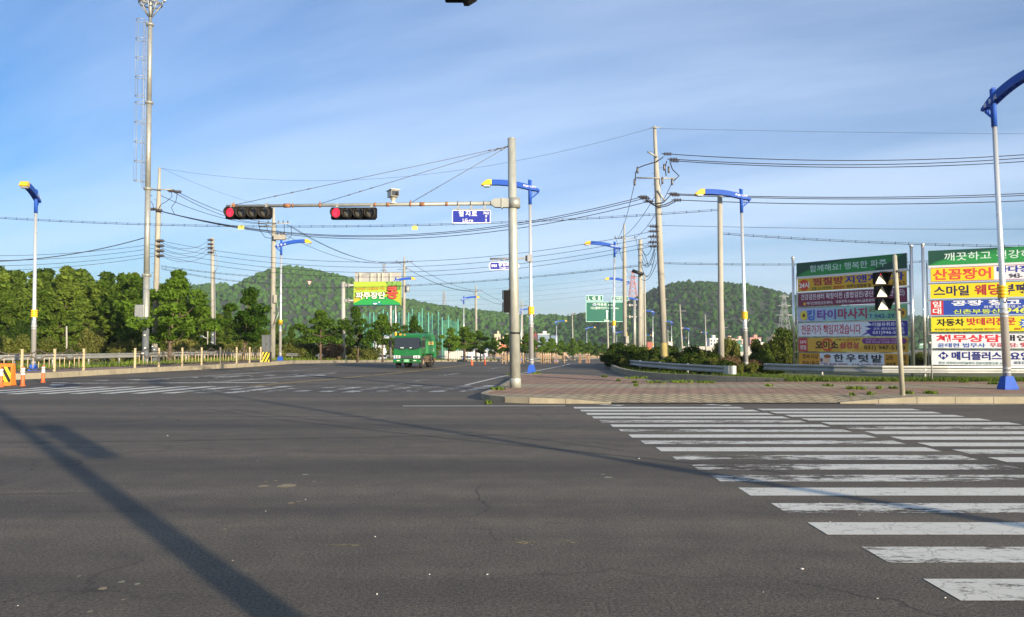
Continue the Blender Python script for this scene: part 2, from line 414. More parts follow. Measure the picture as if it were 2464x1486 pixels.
# ---- ground sheet to the horizon
xs = [-1700, -400, -120, -60, 0, 60, 120, 400, 1700]; ys = [-80, 0, 30, 60, 87, 114, 132, 150, 175, 200, 250, 300, 500, 900, 1500, 2150]
g = MB()
vs = [(x, y, zg(y) - .06) for y in ys for x in xs]; n = len(xs)
g.add(vs, [(j * n + i, j * n + i + 1, (j + 1) * n + i + 1, (j + 1) * n + i) for j in range(len(ys) - 1) for i in range(n - 1)])
tag(g.build('ground', DIRT, origin=(0, 0, 0)), kind='structure')

# ---- kerb lines
LK = smooth_path([(-60, 31.2), (-34, 32.4), (-24, 33.2), (-21.2, 33.6), (-20.4, 38), (-19.5, 43.2), (-18.2, 47.8), (-17.2, 52), (-16.7, 57), (-16.6, 68), (-16.0, 80), (-13.6, 93), (-8.5, 108), (-1, 135), (9, 190), (22, 243), (48, 330), (90, 430), (150, 560)])
RK = smooth_path([(0.1, 35), (0.6, 36.8), (2.4, 36.2), (4.6, 33.3), (5.25, 32.2), (5.3, 28.7)], 1)
BED = smooth_path([(10.1, 29.4), (9.0, 30.6), (7.4, 32.6), (5.9, 35.2), (5.5, 40), (5.9, 48), (7.4, 59), (9.6, 70), (12.4, 88), (20, 135), (33, 190), (50, 245), (78, 330), (122, 430), (185, 560)])
ISL = [(-.15, 30), (-.5, 25.8), (-.75, 24.0), (-.9, 22.9), (-.84, 22.3), (-.6, 21.7), (-.2, 21.2), (.44, 20.85), (1.4, 20.8)]
road = [tuple(p[:2]) for p in LK] + [tuple(p[:2]) for p in BED[::-1]] + [(12, 29.3), (60, 28.5), (60, -40), (-60, -40)]
V, F = drape(road, 0.0)
tag(MB().add(V, F).build('road', ASPH, origin=(0, 0, 0)), kind='structure')

# ---- markings, 4 mm above the asphalt
mk = MB()
def mpoly(pts, m, off=.004):
    V, F = drape(pts, off); mk.add(V, F, m)
def mline(path, w, m, off=.004):
    a = offset_path(path, w / 2); b = offset_path(path, -w / 2)
    for i in range(len(path) - 1): mpoly([a[i], a[i + 1], b[i + 1], b[i]][::-1], m, off)
wear1 = {0: 0, 1: 0, 2: 0, 3: 2, 4: 0, 5: 2, 6: 2, 7: 1, 8: 0, 9: 1, 10: 0, 11: 2, 12: 0, 13: 1, 14: 0, 15: 0, 16: 0, 17: 0}
for k in range(-1, 18):                        # crosswalk, near column (bars run across the view)
    y = 5.19 + .84 * k; xl = 2.81 - .09 * (y - 5.1) + rnd.uniform(-.03, .03); xr = xl + 4.12
    w = {3: 1, 5: 1, 6: 1, 7: 1, 9: 1, 11: 1, 13: 1}.get(k, 0)
    if k == 1: w = 1
    mpoly([(xl, y - .225), (xr, y - .225), (xr, y + .225), (xl, y + .225)], w)
for k in range(0, 18):                         # crosswalk, far column
    y = 5.2 + .808 * k; xl = 7.15 - .09 * (y - 5.1) + rnd.uniform(-.03, .03)
    mpoly([(xl, y - .225), (xl + 3.75, y - .225), (xl + 3.75, y + .225), (xl, y + .225)], {8: 1, 6: 1, 4: 2, 12: 1}.get(k, 0))
for x in (2.15, 4.9):                          # half arrows at the kerb
    mpoly([(x - .05, 20.45), (x + .55, 20.05), (x + .75, 20.3)], 0)
    mpoly([(x + .1, 20.55), (x + .3, 20.55), (x + .55, 20.3), (x + .35, 20.25)], 0)
mline([(-2.75, 20.0), (1.35, 20.05)], .13, 0); mline([(9.4, 20.5), (60, 20.4)], .12, 1)
for i in range(19):                            # crosswalk across the side road, bars along the traffic
    x0, y0 = -17.6 + .93 * i, 24.45 + .075 * i; ln = 4.2
    mpoly([(x0, y0), (x0 + .44, y0 - .02), (x0 + .44 + .2 * ln, y0 + .96 * ln), (x0 + .2 * ln, y0 + .96 * ln)], 0 if i < 7 else 1 if i < 10 and i % 2 else 2)
# side road lane lines follow its bend
CL = smooth_path([(-9.6, 29.4), (-8.1, 34), (-6.0, 42), (-4.4, 50), (-3.2, 57), (-2.4, 68), (-1.2, 80), (1.2, 95), (6, 115), (12, 140), (21, 190), (36, 244), (60, 330)])
for d in (.12, -.12): mline(resample(offset_path(CL, d), 3), .1, 4)
for d, m in ((3.5, 1), (6.9, 1), (10.2, 1), (-3.4, 1)):
    p = resample(offset_path(CL, d), 1.0)
    for i in range(9, min(len(p) - 4, 160), 8): mline(p[i:i + 4], .12, 2 if i % 3 else 1)
    if d > 0 and d < 8: mline(p[3:10], .13, 1)
mline([(-12.0, 31.6), (-9.2, 41.2)], .14, 0); mline([(-16.0, 33.6), (-13.2, 44)], .13, 0)
mpoly([(-17.6, 30.9), (-9.4, 31.6), (-9.4, 32.0), (-17.6, 31.3)], 1)
mline(resample([(-1.75, 29.8), (-.45, 37.5), (1.2, 44), (3.4, 54), (5.5, 66)], 2), .13, 0)
mline([(-4.6, 28.9), (-3.4, 36.5)], .13, 2)
for x, y in ((-13.4, 35.5), (-10.2, 36.5)):    # worn lane arrows
    mpoly([(x, y), (x + .16, y), (x + .62, y + 2.0), (x + .46, y + 2.0)], 1); mpoly([(x - .4, y + 1.9), (x + 1.2, y + 1.9), (x + .6, y + 3.1)], 1)
LLINE = resample(offset_path(LK[40:], -.5), 2)
mline([p for p in LLINE if 33.6 < p[1] < 200], .12, 1)
mline([(-60, 28.9), (-30, 29.6), (-19.4, 30.4)], .13, 0)
mpoly([(-17.2, 29.5), (-16.7, 29.5), (-17.8, 31.8), (-18.5, 31.8)], 2)
for k in range(8): mpoly([(-17.6 + k * .9, 33.2 + .9 * k), (-16.9 + k * .9, 33.0 + .9 * k), (-17.1 + k * .9, 33.7 + .9 * k), (-17.4 + k * .9, 33.7 + .9 * k)], 1)
# tar seams, overhead shadow lines painted dark, and stains
def seam_and_shadow(pts, w=.03):
    p = smooth_path(pts, 2); p = [(a[0] + rnd.uniform(-.015, .015), a[1] + rnd.uniform(-.02, .02)) for a in p]; mline(p, w, 5)
def gp(*uv): return [tuple(G(u, v)[:2]) for u, v in uv]
seam_and_shadow(gp((500, 985), (620, 1005), (780, 1022), (1000, 1048), (1300, 1078), (1640, 1112), (1900, 1140)))
seam_and_shadow(gp((560, 985), (760, 1012), (1000, 1030), (1250, 1052), (1500, 1085)), .02)
seam_and_shadow(gp((0, 1066), (400, 1062), (900, 1052), (1200, 1048)), .035)  # faint shadow line, painted dark on the asphalt
seam_and_shadow(gp((0, 1191), (150, 1188), (300, 1185)), .015)  # wire shadow painted as a thin dark strip
mline(resample(gp((-40, 1334), (900, 1313), (1900, 1296)), 1), .10, 8)
seam_and_shadow(gp((0, 1008), (500, 1003), (900, 1003)), .05)
for u, v, ru, m in ((634, 1171, 17, 6), (690, 1170, 30, 6), (735, 1143, 11, 7), (663, 1158, 6, 6), (700, 1212, 10, 6), (718, 1208, 7, 6), (247, 1418, 14, 6), (292, 1402, 11, 7), (330, 1407, 9, 7), (190, 1388, 7, 7), (217, 1473, 9, 7), (1464, 1150, 14, 7), (1450, 1143, 7, 7), (540, 1275, 6, 6), (296, 1445, 6, 6), (640, 1160, 5, 6), (756, 1160, 6, 6), (880, 1185, 5, 6)):
    c = G(u, v); rx = ru / FPX * c.y * .75
    mpoly([(c.x + rx * math.cos(a) * rnd.uniform(.8, 1.15), c.y + rx * 1.15 * math.sin(a) * rnd.uniform(.8, 1.1)) for a in [2 * math.pi * k / 14 for k in range(14)]], m)
tag(mk.build('road_markings', PAINT + [PAINT[2], YPAINT, TAR_AND_SHADE, STAIN, STAIN2, roadpaint('ghost_yellow_paint', (.45, .34, .14), .90)], origin=(0, 0, 0)), kind='structure')
lt = MB()
for u, v, s in ((403, 1049, .05), (735, 1203, .03), (1538, 1105, .06), (2068, 1240, .03), (2112, 1442, .03), (1930, 1371, .05), (620, 1110, .02), (432, 1098, .02), (1170, 1058, .02), (300, 1172, .015), (560, 1350, .02)):
    c = G(u, v); lt.box((c.x, c.y, s * .1 + .001), (s * .45, s * .3, s * .1), rz=rnd.uniform(0, 3))
for _ in range(26):
    y = 4 + 18 * rnd.random() ** 1.7; x = rnd.uniform(-.62, .62) * y; s = rnd.uniform(.004, .010); lt.box((x, y, s * .3), (s, s, s * .6), rz=rnd.uniform(0, 3))
tag(lt.build('litter', LITTER, origin=(0, 0, 0)), 'small white scraps and pebbles strewn on the asphalt', 'litter', kind='stuff')

# ---- pavements, kerbs
def zisl(x, y):                                # the pavement dips to the road at the crosswalk
    f = max(0, min(1, (x - 1.0) / 1.6)) * max(0, min(1, (10.2 - x) / 1.4)); k = max(0, min(1, (22.4 - y) / 1.5))
    return .15 - .125 * f * k
isl = [tuple(p[:2]) for p in RK[::-1]] + ISL + [(9.4, 20.8), (60, 20.8), (60, 29.2), (24, 29.4), (13, 29.6), (10.1, 29.4)]
V, F = drape(isl, 0, zisl, xcuts=(1.0, 1.8, 2.6, 8.8, 9.5, 10.2), ycuts=(20.9, 21.6, 22.4))
tag(MB().add(V, F).build('pavement', PAVE, origin=(0, 0, 0)), kind='structure')
def kerb(name, path, w, top, base=None, side=1, m=KERB):
    p = [Vector(q[:2]) for q in path]; o = [Vector(q) for q in offset_path(p, w * side)]; k = MB()
    for i in range(len(p) - 1):
        a, b, c, d = p[i], p[i + 1], o[i + 1], o[i]
        za, zb = top(a.x, a.y), top(b.x, b.y); ba, bb = zg(a.y) - .05, zg(b.y) - .05
        k.face([(a.x, a.y, ba), (b.x, b.y, bb), (b.x, b.y, zb), (a.x, a.y, za)]); k.face([(a.x, a.y, za), (b.x, b.y, zb), (c.x, c.y, zb), (d.x, d.y, za)])
        k.face([(d.x, d.y, za), (c.x, c.y, zb), (c.x, c.y, bb), (d.x, d.y, ba)])
        if (b - a).length > .7 or i % 3 == 0:  # joint between stones
            t = (b - a).normalized(); q = a - t.yx * Vector((1, -1)) * .0
            nrm = Vector((t.y, -t.x)) * side
            k.face([(a.x + nrm.x * .003, a.y + nrm.y * .003, ba), (a.x + nrm.x * .003 + t.x * .014, a.y + nrm.y * .003 + t.y * .014, ba), (a.x + nrm.x * .003 + t.x * .014, a.y + nrm.y * .003 + t.y * .014, za - .004), (a.x + nrm.x * .003, a.y + nrm.y * .003, za - .004)], 1)
    return tag(k.build(name, [m, TAR_AND_SHADE], origin=(0, 0, 0)), kind='structure')
kerb('kerb', resample(ISL + [(2.6, 20.8)], 1.0), .17, lambda x, y: zisl(x, y + .001) + .008, side=1)
kerb('kerb', resample([(8.6, 20.8), (60, 20.8)], 1.0), .17, lambda x, y: zisl(x, y) + .02 * min(1, max(0, (x - 9) / 1.4)) + .012, side=1)
kerb('kerb', resample([tuple(p[:2]) for p in RK], .8), .15, lambda x, y: .158, side=-1)
kerb('kerb', BED, .2, lambda x, y: zg(y) + .27, side=-1)
kerb('kerb', [tuple(p[:2]) for p in LK], .2, lambda x, y: zg(y) + .26, side=1)
LKr = [tuple(p[:2]) for p in LK]
lpa = [tuple(p) for p in offset_path(LKr, .2)]; lpb = [tuple(p) for p in offset_path(LKr, 3.0)]
def strip(name, A, B, zoff, m, kind='structure'):
    k = MB()
    for i in range(len(A) - 1):
        V = [(*A[i], zg(A[i][1]) + zoff), (*A[i + 1], zg(A[i + 1][1]) + zoff), (*B[i + 1], zg(B[i + 1][1]) + zoff), (*B[i], zg(B[i][1]) + zoff)]; k.add(V, [(0, 1, 2, 3)])
    return tag(k.build(name, m, origin=(0, 0, 0)), kind=kind)
strip('pavement', lpa, lpb, .245, PAVEL)
lpc = [tuple(p) for p in offset_path(LKr, 45.0)]
for i, p in enumerate(lpc):                    # keep the outer edge of the verge from folding over itself
    x, y = LKr[i]; lpc[i] = (min(x - 12 - 33 * min(1, max(0, (95 - y) / 50)), -4 if y < 120 else x - 12), max(y + (14 if y < 34 else 18), 46))
strip('grass_verge', lpb, lpc, .26, VERGE)
bd = [tuple(p[:2]) for p in offset_path(BED, -.2)]
bed2 = [(24, 29.4 + .1)] + [(26, 38), (26, 60), (28, 90), (36, 135), (50, 190), (66, 245), (94, 330), (138, 430), (200, 560)]
bedpoly = bd + bed2[::-1] + [(13, 29.65)]
V, F = drape(bedpoly, .1)
tag(MB().add(V, F).build('grass_verge', VERGE, origin=(0, 0, 0)), kind='structure')

# ---- hills
def hill(name, sil, Yr, W, base_taper, m):
    us = [p[0] for p in sil]
    def top(x):
        u = FW / 2 + FPX * x / Yr; v = float(np.interp(u, us, [p[1] for p in sil]))
        return CAMH + (825 - v) / FPX * Yr * (1 + .0)
    x0 = (us[0] - FW / 2) / FPX * Yr; x1 = (us[-1] - FW / 2) / FPX * Yr
    nx, ny = 90, 40; V = []
    prng = np.random.RandomState(len(name) + int(Yr))
    bumps = [(prng.uniform(x0, x1), prng.uniform(-1, .2), prng.uniform(40, 110), prng.uniform(-9, 9)) for _ in range(26)]
    def hz(x, y):
        t = (y - Yr) / W; p = math.cos(max(-1, min(1, t)) * math.pi / 2) ** 2.5
        z = -4 + (top(x) + 4) * p
        for bx, bt, br, bh in bumps:
            d2 = ((x - bx) ** 2 + ((t - bt) * W) ** 2) / br ** 2; z += bh * math.exp(-d2) * (1 - p) * p * 2.5
        return z - 4.2
    for j in range(ny + 1):
        for i in range(nx + 1):
            x = x0 + (x1 - x0) * i / nx; y = Yr + W * (-1 + 1.5 * j / ny); V.append((x, y, hz(x, y)))
    k = MB(); k.add(V, [(j * (nx + 1) + i, j * (nx + 1) + i + 1, (j + 1) * (nx + 1) + i + 1, (j + 1) * (nx + 1) + i) for j in range(ny) for i in range(nx)], 0, True)
    o = tag(k.build(name, m, origin=(0, 0, 0)), kind='structure')
    return hz, x0, x1
HILLM = mat('hill_floor', (.03, .045, .018), .95, var=.4, vscale=.02)
SIL_L = [(200, 735), (340, 704), (440, 690), (520, 684), (548, 681), (565, 686), (582, 692), (596, 693), (617, 684), (651, 661), (686, 645), (713, 641), (738, 643), (772, 651), (807, 658), (845, 668), (900, 690), (978, 718), (1044, 730), (1107, 741), (1183, 749), (1247, 757), (1328, 758), (1400, 768), (1480, 795), (1560, 822)]
SIL_R = [(1180, 822), (1260, 790), (1330, 764), (1385, 757), (1409, 751), (1460, 738), (1510, 724), (1549, 707), (1570, 695), (1597, 684), (1623, 679), (1650, 677), (1702, 680), (1768, 684), (1808, 692), (1835, 700), (1887, 712), (1960, 730), (2080, 750), (2205, 768), (2221, 763), (2260, 768), (2400, 775), (2600, 790), (2800, 815)]
HL = hill('wooded_hill', SIL_L, 960, 430, 0, HILLM)
HR = hill('wooded_hill', SIL_R, 900, 400, 0, HILLM)
ICO = bmesh.new(); bmesh.ops.create_icosphere(ICO, subdivisions=2, radius=1)
IV = np.array([v.co[:] for v in ICO.verts]); ICO.verts.index_update(); IF = np.array([[v.index for v in f.verts] for f in ICO.faces]); ICO.free()
def hill_trees(name, H, Yr, W, count, seed, label, dark, light):
    rs = np.random.RandomState(seed); hz, x0, x1 = H; Vs = []; Fs = []; o = 0; shapes = []
    for k in range(8):
        v = IV * (1 + rs.uniform(-.3, .3, (len(IV), 1))); v[:, 2] *= rs.uniform(.8, 1.3); shapes.append(v)
    for _ in range(count):
        x = rs.uniform(x0, x1); y = Yr + W * (-1 + 1.12 * rs.rand() ** .8); z = hz(x, y)
        if z < zg(y) - 1: continue
        r = rs.uniform(1.2, 3.1) * (.9 if z > 25 else 1.0); v = shapes[rs.randint(8)]; a = rs.uniform(0, 6.3); c, s = math.cos(a), math.sin(a)
        w = np.stack([v[:, 0] * c - v[:, 1] * s, v[:, 0] * s + v[:, 1] * c, v[:, 2] * rs.uniform(.8, 1.3)], 1) * r + (x, y, z + r * .35)
        Vs.append(w); Fs.append(IF + o); o += len(IV)
    ob = mesh_np(name, np.concatenate(Vs), np.concatenate(Fs), leafmat('hill_leaves', dark, light, .1, .012), smooth=False)
    tag(ob, label, 'woodland', kind='stuff')
hill_trees('woodland', HL, 960, 430, 10500, 3, 'green woodland covering the round hill on the left', (.009, .034, .008), (.050, .120, .018))
hill_trees('woodland', HR, 900, 400, 10500, 4, 'green woodland covering the broad hill on the right', (.009, .034, .008), (.050, .120, .018))

# ================================================================ VEGETATION
def leaf_quads(rs, centers, radii, n_per, size, flat=.65, shell=.45, up=.5):
    cs = np.repeat(np.asarray(centers, float), n_per, 0); rr = np.repeat(np.asarray(radii, float), n_per)
    n = len(cs); d = rs.normal(size=(n, 3)); d /= np.linalg.norm(d, axis=1)[:, None]
    q = d * (rs.rand(n) ** shell * rr)[:, None]; q[:, 2] *= flat; c = cs + q
    nn = rs.normal(size=(n, 3)) * .8 + d * .6; nn[:, 2] += up; nn /= np.linalg.norm(nn, axis=1)[:, None]
    t = np.cross(nn, rs.normal(size=(n, 3))); t /= np.linalg.norm(t, axis=1)[:, None] + 1e-9; b = np.cross(nn, t)
    s = (size * rs.uniform(.55, 1.25, n))[:, None]
    V = np.stack([c - t * s, c + b * s * .5 + nn * s * .12, c + t * s, c - b * s * .5 + nn * s * .12], 1).reshape(-1, 3)
    return V, np.arange(4 * n).reshape(-1, 4)
BARK = mat('bark', (.13, .09, .06), .9, var=.5, vscale=6, stretch=(3, 3, .6))
LEAF_ST = leafmat('street_tree_leaves', (.028, .066, .008), (.130, .225, .026), .38, .8)
LEAF_W1 = leafmat('wood_leaves', (.036, .074, .010), (.145, .210, .032), .36, .35)
LEAF_W2 = leafmat('bright_wood_leaves', (.050, .098, .012), (.185, .245, .038), .36, .35)
LEAF_B = leafmat('bush_leaves', (.040, .060, .012), (.165, .175, .040), .25, .9)
LEAF_O = leafmat('olive_bush_leaves', (.090, .100, .025), (.26, .25, .07), .25, .9)
LEAF_D = leafmat('dark_bush_leaves', (.020, .040, .008), (.085, .125, .022), .25, .9)
LEAF_R = leafmat('dry_bush_leaves', (.075, .045, .025), (.19, .13, .07), .2, .9)
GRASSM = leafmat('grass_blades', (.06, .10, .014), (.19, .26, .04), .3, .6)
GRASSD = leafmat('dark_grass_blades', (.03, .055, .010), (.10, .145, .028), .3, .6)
def tree_proto(name, h, cw, trunk_h, seed, leaf, nclump, nleaf, size, flat=.6, lean=0.0, label=None, cat='tree', group=None, layered=False, shape=1.0):
    rs = np.random.RandomState(seed); root = thing(name, (0, 0, 0), label, cat, group, local=True)
    ch = h - trunk_h; cen = []; rad = []
    for k in range(nclump):
        f = (k + .5) / nclump; z = trunk_h + ch * (.06 + .90 * f)
        prof = (math.sin(min(1, f * 1.15 + .12) * math.pi) ** .6) * shape + (1 - shape) * .5
        a = k * 2.4 + rs.uniform(-.5, .5); r = cw * prof * rs.uniform(.45, 1.22) * (1 if k % 4 else .35)
        z += ch * rs.uniform(-.05, .11); cen.append((r * math.cos(a) + lean * (z - trunk_h), r * math.sin(a), z)); rad.append(cw * rs.uniform(.15, .38) * (.8 if f > .85 else 1))
    V, F = leaf_quads(rs, cen, rad, nleaf, size, flat)
    tk = MB(); r0 = .016 * h + .02
    tk.tube([(0, 0, -.15), (.01, 0, trunk_h * .5), (lean * .3, .02, trunk_h), (lean * ch * .5, 0, trunk_h + ch * .55), (lean * ch, 0, trunk_h + ch * .9)], [r0 * 1.25, r0 * .95, r0 * .8, r0 * .4, r0 * .12], 8)
    for k in range(0, nclump, 2):
        c = Vector(cen[k]); s = Vector((lean * max(0, (c.z - trunk_h) * .5), 0, max(trunk_h * .85, c.z - ch * .28)))
        m = s.lerp(c, .5) + Vector((0, 0, -.06 * ch)); tk.tube([s, m, c], [r0 * .42, r0 * .26, r0 * .08], 5, caps=False)
    tk.build('trunk', BARK, root); mesh_np('crown', V, F, leaf, root)
    return root
def place(o, loc, rz=0.0, s=1.0, sz=None):
    o.location = loc; o.rotation_euler = (0, 0, rz); o.scale = (s, s, sz or s); return o
# street trees along the kerb (zelkova like: tiers of leaves, gaps between)
sp = [tree_proto('street_tree', 5.6, 2.5, 1.45, 11, LEAF_ST, 34, 250, .15, .5, .10, None, 'tree'),
      tree_proto('street_tree', 5.2, 2.3, 1.5, 12, LEAF_ST, 28, 250, .15, .5, .12, None, 'tree'),
      tree_proto('street_tree', 4.9, 2.3, 1.55, 13, LEAF_ST, 26, 250, .15, .5, .0, None, 'tree')]
used = set()
def street_tree(k, u, vtop, Y, label, rz=0.0, wide=1.0, dz=.2):
    h = [5.6, 5.2, 4.9][k]; o = sp[k] if k not in used else copy_tree(sp[k]); used.add(k)
    x = (u - FW / 2) / FPX * Y; z0 = zg(Y) + dz; zt = CAMH + (825 - vtop) / FPX * Y; s = (zt - z0) / (h * 1.02)
    place(o, (x, Y, z0), rz, s * wide, s); o['label'] = label; o['group'] = 'street trees along the left kerb'
street_tree(0, 409, 660, 53, 'largest leafy street tree, behind the fence beside the tall mast', .3, 1.08)
street_tree(1, 588, 698, 57, 'leafy street tree left of the grey control cabinet', .2, .95)
street_tree(2, 772, 748, 77, 'rounded street tree left of the post holding the green billboard', .9, 1.15)
street_tree(1, 862, 742, 80, 'dark slim street tree just right of the billboard post', 4.0, .85)
street_tree(2, 921, 757, 81, 'street tree under the billboard just left of the truck', 3.0, 1.05)
street_tree(0, 992, 765, 95, 'street tree rising behind the truck roof', 1.0, .8)
for j, (u, v, Y, k) in enumerate(((1079, 792, 104, 1), (1119, 787, 107, 2), (1157, 799, 111, 0), (1191, 815, 116, 1), (1221, 806, 122, 2), (1262, 806, 126, 0), (1305, 813, 138, 1), (1328, 815, 146, 2), (1353, 822, 158, 1), (1376, 817, 170, 0), (1396, 820, 182, 2), (1418, 826, 196, 1), (1437, 826, 208, 0), (1453, 828, 222, 2))):
    street_tree(k, u, v, Y, 'small street tree in the far row behind the truck', j * 1.3, 1.35 if j % 3 else 1.1)
# the wood on the left
wp = []
for k, (h, cw, th, lf) in enumerate(((9.5, 2.6, 1.6, LEAF_W1), (8.6, 2.4, 1.3, LEAF_W2), (10.2, 2.4, 2.2, LEAF_W1), (7.8, 2.7, .9, LEAF_W2))):
    wp.append(tree_proto('wood_tree', h, cw, th, 30 + k, lf, 44, 210, .25, .7, rnd.uniform(-.04, .04), ('tall broad tree in the dense wood behind the left guardrail', 'bright green tree in the dense wood behind the left guardrail', 'tall slender tree in the dense wood behind the left guardrail', 'low spreading bright tree in the dense wood behind the left guardrail')[k], 'tree', 'trees of the wood on the left'))
hs = [9.5, 8.6, 10.2, 7.8]; uw = set()
rw = random.Random(5)
def wtree(k, x, y, h):
    o = wp[k] if k not in uw else copy_tree(wp[k]); uw.add(k); s = h / hs[k]
    place(o, (x, y, zg(y) + .15), rw.uniform(0, 6.3), s * rw.uniform(.95, 1.25), s)
for row, (Y, v) in enumerate(((64, 716), (69, 678), (76, 660), (84, 655), (93, 652))):
    u = -190 + row * 17
    while u < 355 + row * 8:
        zt = CAMH + (825 - (v + rw.uniform(-9, 24) + (12 if u > 300 and row > 1 else 0))) / FPX * Y
        wtree(rw.randrange(4), (u - FW / 2) / FPX * Y + rw.uniform(-.4, .4), Y + rw.uniform(-2.5, 2.5), zt - zg(Y) - .15)
        u += rw.uniform(46, 72)
for u, v, Y in ((370, 700, 80), (430, 716, 84), (490, 742, 86), (548, 748, 88), (600, 752, 90), (520, 772, 74), (660, 775, 88), (700, 792, 90), (640, 800, 76), (735, 803, 96), (460, 770, 74), (400, 745, 74), (800, 812, 104), (842, 806, 108), (880, 818, 112), (945, 822, 118), (1040, 822, 132)):
    zt = CAMH + (825 - v) / FPX * Y; wtree(rw.randrange(4), (u - FW / 2) / FPX * Y, Y, zt - zg(Y))
# bushes
def bush_proto(name, h, w, seed, leaf, n, label, group, size=.09, up=.3, sticks=True):
    rs = np.random.RandomState(seed); root = thing(name, (0, 0, 0), label, 'bush', group, local=True)
    cen = []; rad = []
    for k in range(14):
        a = rs.uniform(0, 6.3); r = w * math.sqrt(rs.rand()) * .75; z = h * rs.uniform(.15, .8) * (1 - .45 * (r / w) ** 2); cen.append((r * math.cos(a), r * math.sin(a), z)); rad.append(w * rs.uniform(.25, .42))
    V, F = leaf_quads(rs, cen, rad, n, size, .75 * h / w if h < w * 1.4 else 1.1, .5, up); V[:, 2] = np.maximum(V[:, 2], .01)
    s = MB()
    for c in cen: s.tube([(c[0] * .3, c[1] * .3, -.05), (c[0] * .8, c[1] * .8, c[2] * .6), (c[0] * 1.1, c[1] * 1.1, min(h, c[2] * 1.25))], [.02, .014, .004], 4, caps=False)
    s.build('stem', BARK, root); mesh_np('foliage', V, F, leaf, root); return root
BP = {}
def bush(kind, x, y, h, w=None, z=.1, label=None, group=None):
    spec = {'green': (1.6, 1.3, 51, LEAF_B, 560, 'weedy green bush growing on the verge'), 'olive': (2.0, 1.7, 52, LEAF_O, 420, 'round olive bush in front of the wood'), 'dark': (1.5, 1.3, 53, LEAF_D, 620, 'dark leafy bush in the kerbed bed'), 'dry': (1.1, 1.0, 54, LEAF_R, 300, 'reddish dry brush')}[kind]
    if kind not in BP: BP[kind] = o = bush_proto('bush', *spec[:5], spec[5], None)
    else: o = copy_tree(BP[kind])
    s = h / spec[0] * 1.22; sw = (w or h * spec[1] / spec[0]) / spec[1]
    o.location = (x, y, zg(y) + z); o.rotation_euler = (0, 0, rw.uniform(0, 6.3)); o.scale = (sw, sw, s)
    o['label'] = label or spec[5]; o['group'] = group or spec[5]; return o
def bush_px(kind, u, vtop, Y, wpx=None, z=.1, **k):
    zt = CAMH + (825 - vtop) / FPX * Y; return bush(kind, (u - FW / 2) / FPX * Y, Y, zt - zg(Y) - z, wpx and wpx / FPX * Y / 2, z, **k)
bush_px('olive', 213, 793, 57, 96, .2, label='large round olive bush in front of the left wood')
for u, v, Y, w, kd in ((20, 800, 52, 110, 'green'), (110, 812, 54, 90, 'green'), (60, 790, 57, 90, 'dark'), (300, 818, 56, 80, 'olive'), (440, 806, 64, 110, 'olive'), (500, 822, 66, 90, 'green'), (555, 820, 68, 90, 'green'), (620, 818, 70, 80, 'dark'), (690, 826, 78, 90, 'green'), (730, 824, 80, 80, 'dark'), (790, 830, 86, 80, 'dry'), (830, 828, 90, 80, 'green'), (880, 836, 96, 90, 'green'), (660, 836, 72, 60, 'green'), (340, 826, 62, 70, 'green'), (160, 828, 52, 70, 'green')):
    bush_px(kd, u, v, Y, w, .2, label={'green': 'weedy green bush growing before the left wood', 'dark': 'dark leafy bush growing before the left wood', 'olive': 'smaller olive bush growing before the left wood', 'dry': 'reddish dry brush left of the billboard post'}[kd], group='bushes before the left wood')
for i, (u, v, Y, w, kd) in enumerate(((1482, 834, 52, 70, 'dark'), (1516, 829, 55, 80, 'green'), (1555, 836, 53, 80, 'green'), (1590, 846, 49, 80, 'dark'), (1628, 847, 46, 80, 'green'), (1660, 842, 45, 76, 'dark'), (1694, 846, 43, 70, 'green'), (1722, 858, 40, 60, 'dark'), (1545, 852, 46, 80, 'dark'), (1500, 850, 48, 70, 'dark'), (1640, 858, 41.5, 90, 'green'), (1590, 862, 43, 80, 'green'), (1690, 862, 39.5, 70, 'green'), (1665, 848, 52, 80, 'green'), (1610, 838, 58, 90, 'dark'), (1560, 832, 62, 90, 'green'), (1475, 850, 50, 60, 'dark'), (1530, 842, 50, 90, 'dark'), (1575, 848, 46, 80, 'green'), (1655, 856, 41, 70, 'dark'), (1700, 850, 45, 80, 'dark'), (1720, 862, 38.2, 60, 'green'), (1610, 866, 41.5, 70, 'dark'), (1560, 862, 44.5, 70, 'dark'), (1520, 858, 47, 70, 'green'), (1495, 862, 50, 60, 'dark'), (1680, 868, 38.5, 60, 'dark'), (1640, 866, 40, 60, 'dark'), (1745, 872, 36.3, 50, 'dark'))):
    bush_px(kd, u, v, Y, w, .08, label='dense leafy bush in the kerbed bed behind the short guardrail', group='bushes in the kerbed bed')
for u, v, Y, w, kd in ((1757, 860, 39, 70, 'dry'), (1785, 862, 41, 60, 'dark'), (1815, 868, 40, 70, 'dry'), (1850, 812, 46, 100, 'green'), (1893, 806, 47, 90, 'dark'), (1836, 850, 43, 80, 'dark'), (1880, 850, 43, 80, 'green'), (1745, 868, 37, 50, 'green'), (1800, 872, 38, 50, 'green'), (1856, 878, 38, 80, 'dark'), (1770, 878, 36.5, 50, 'green')):
    bush_px(kd, u, v, Y, w, .08, label={'dry': 'reddish dry brush behind the street lamp by the kerbed bed', 'green': 'weedy green bush left of the banner stands', 'dark': 'dark green bush left of the banner stands'}[kd], group='brush left of the banner stands')
bush_px('green', 1749, 812, 72, 70, 0, label='bright green young tree like bush behind the bare concrete pole', group='brush left of the banner stands')
for u, v, Y, w in ((2210, 848, 52, 80), (1930, 850, 55, 90), (2040, 850, 56, 110), (2130, 846, 56, 100), (2300, 846, 50, 120), (2400, 850, 48, 110), (2500, 846, 48, 110), (1980, 835, 90, 120)):
    bush_px('green', u, v, Y, w, 0, label='weedy bush showing in the gaps behind the banner stands', group='bushes behind the banner stands')
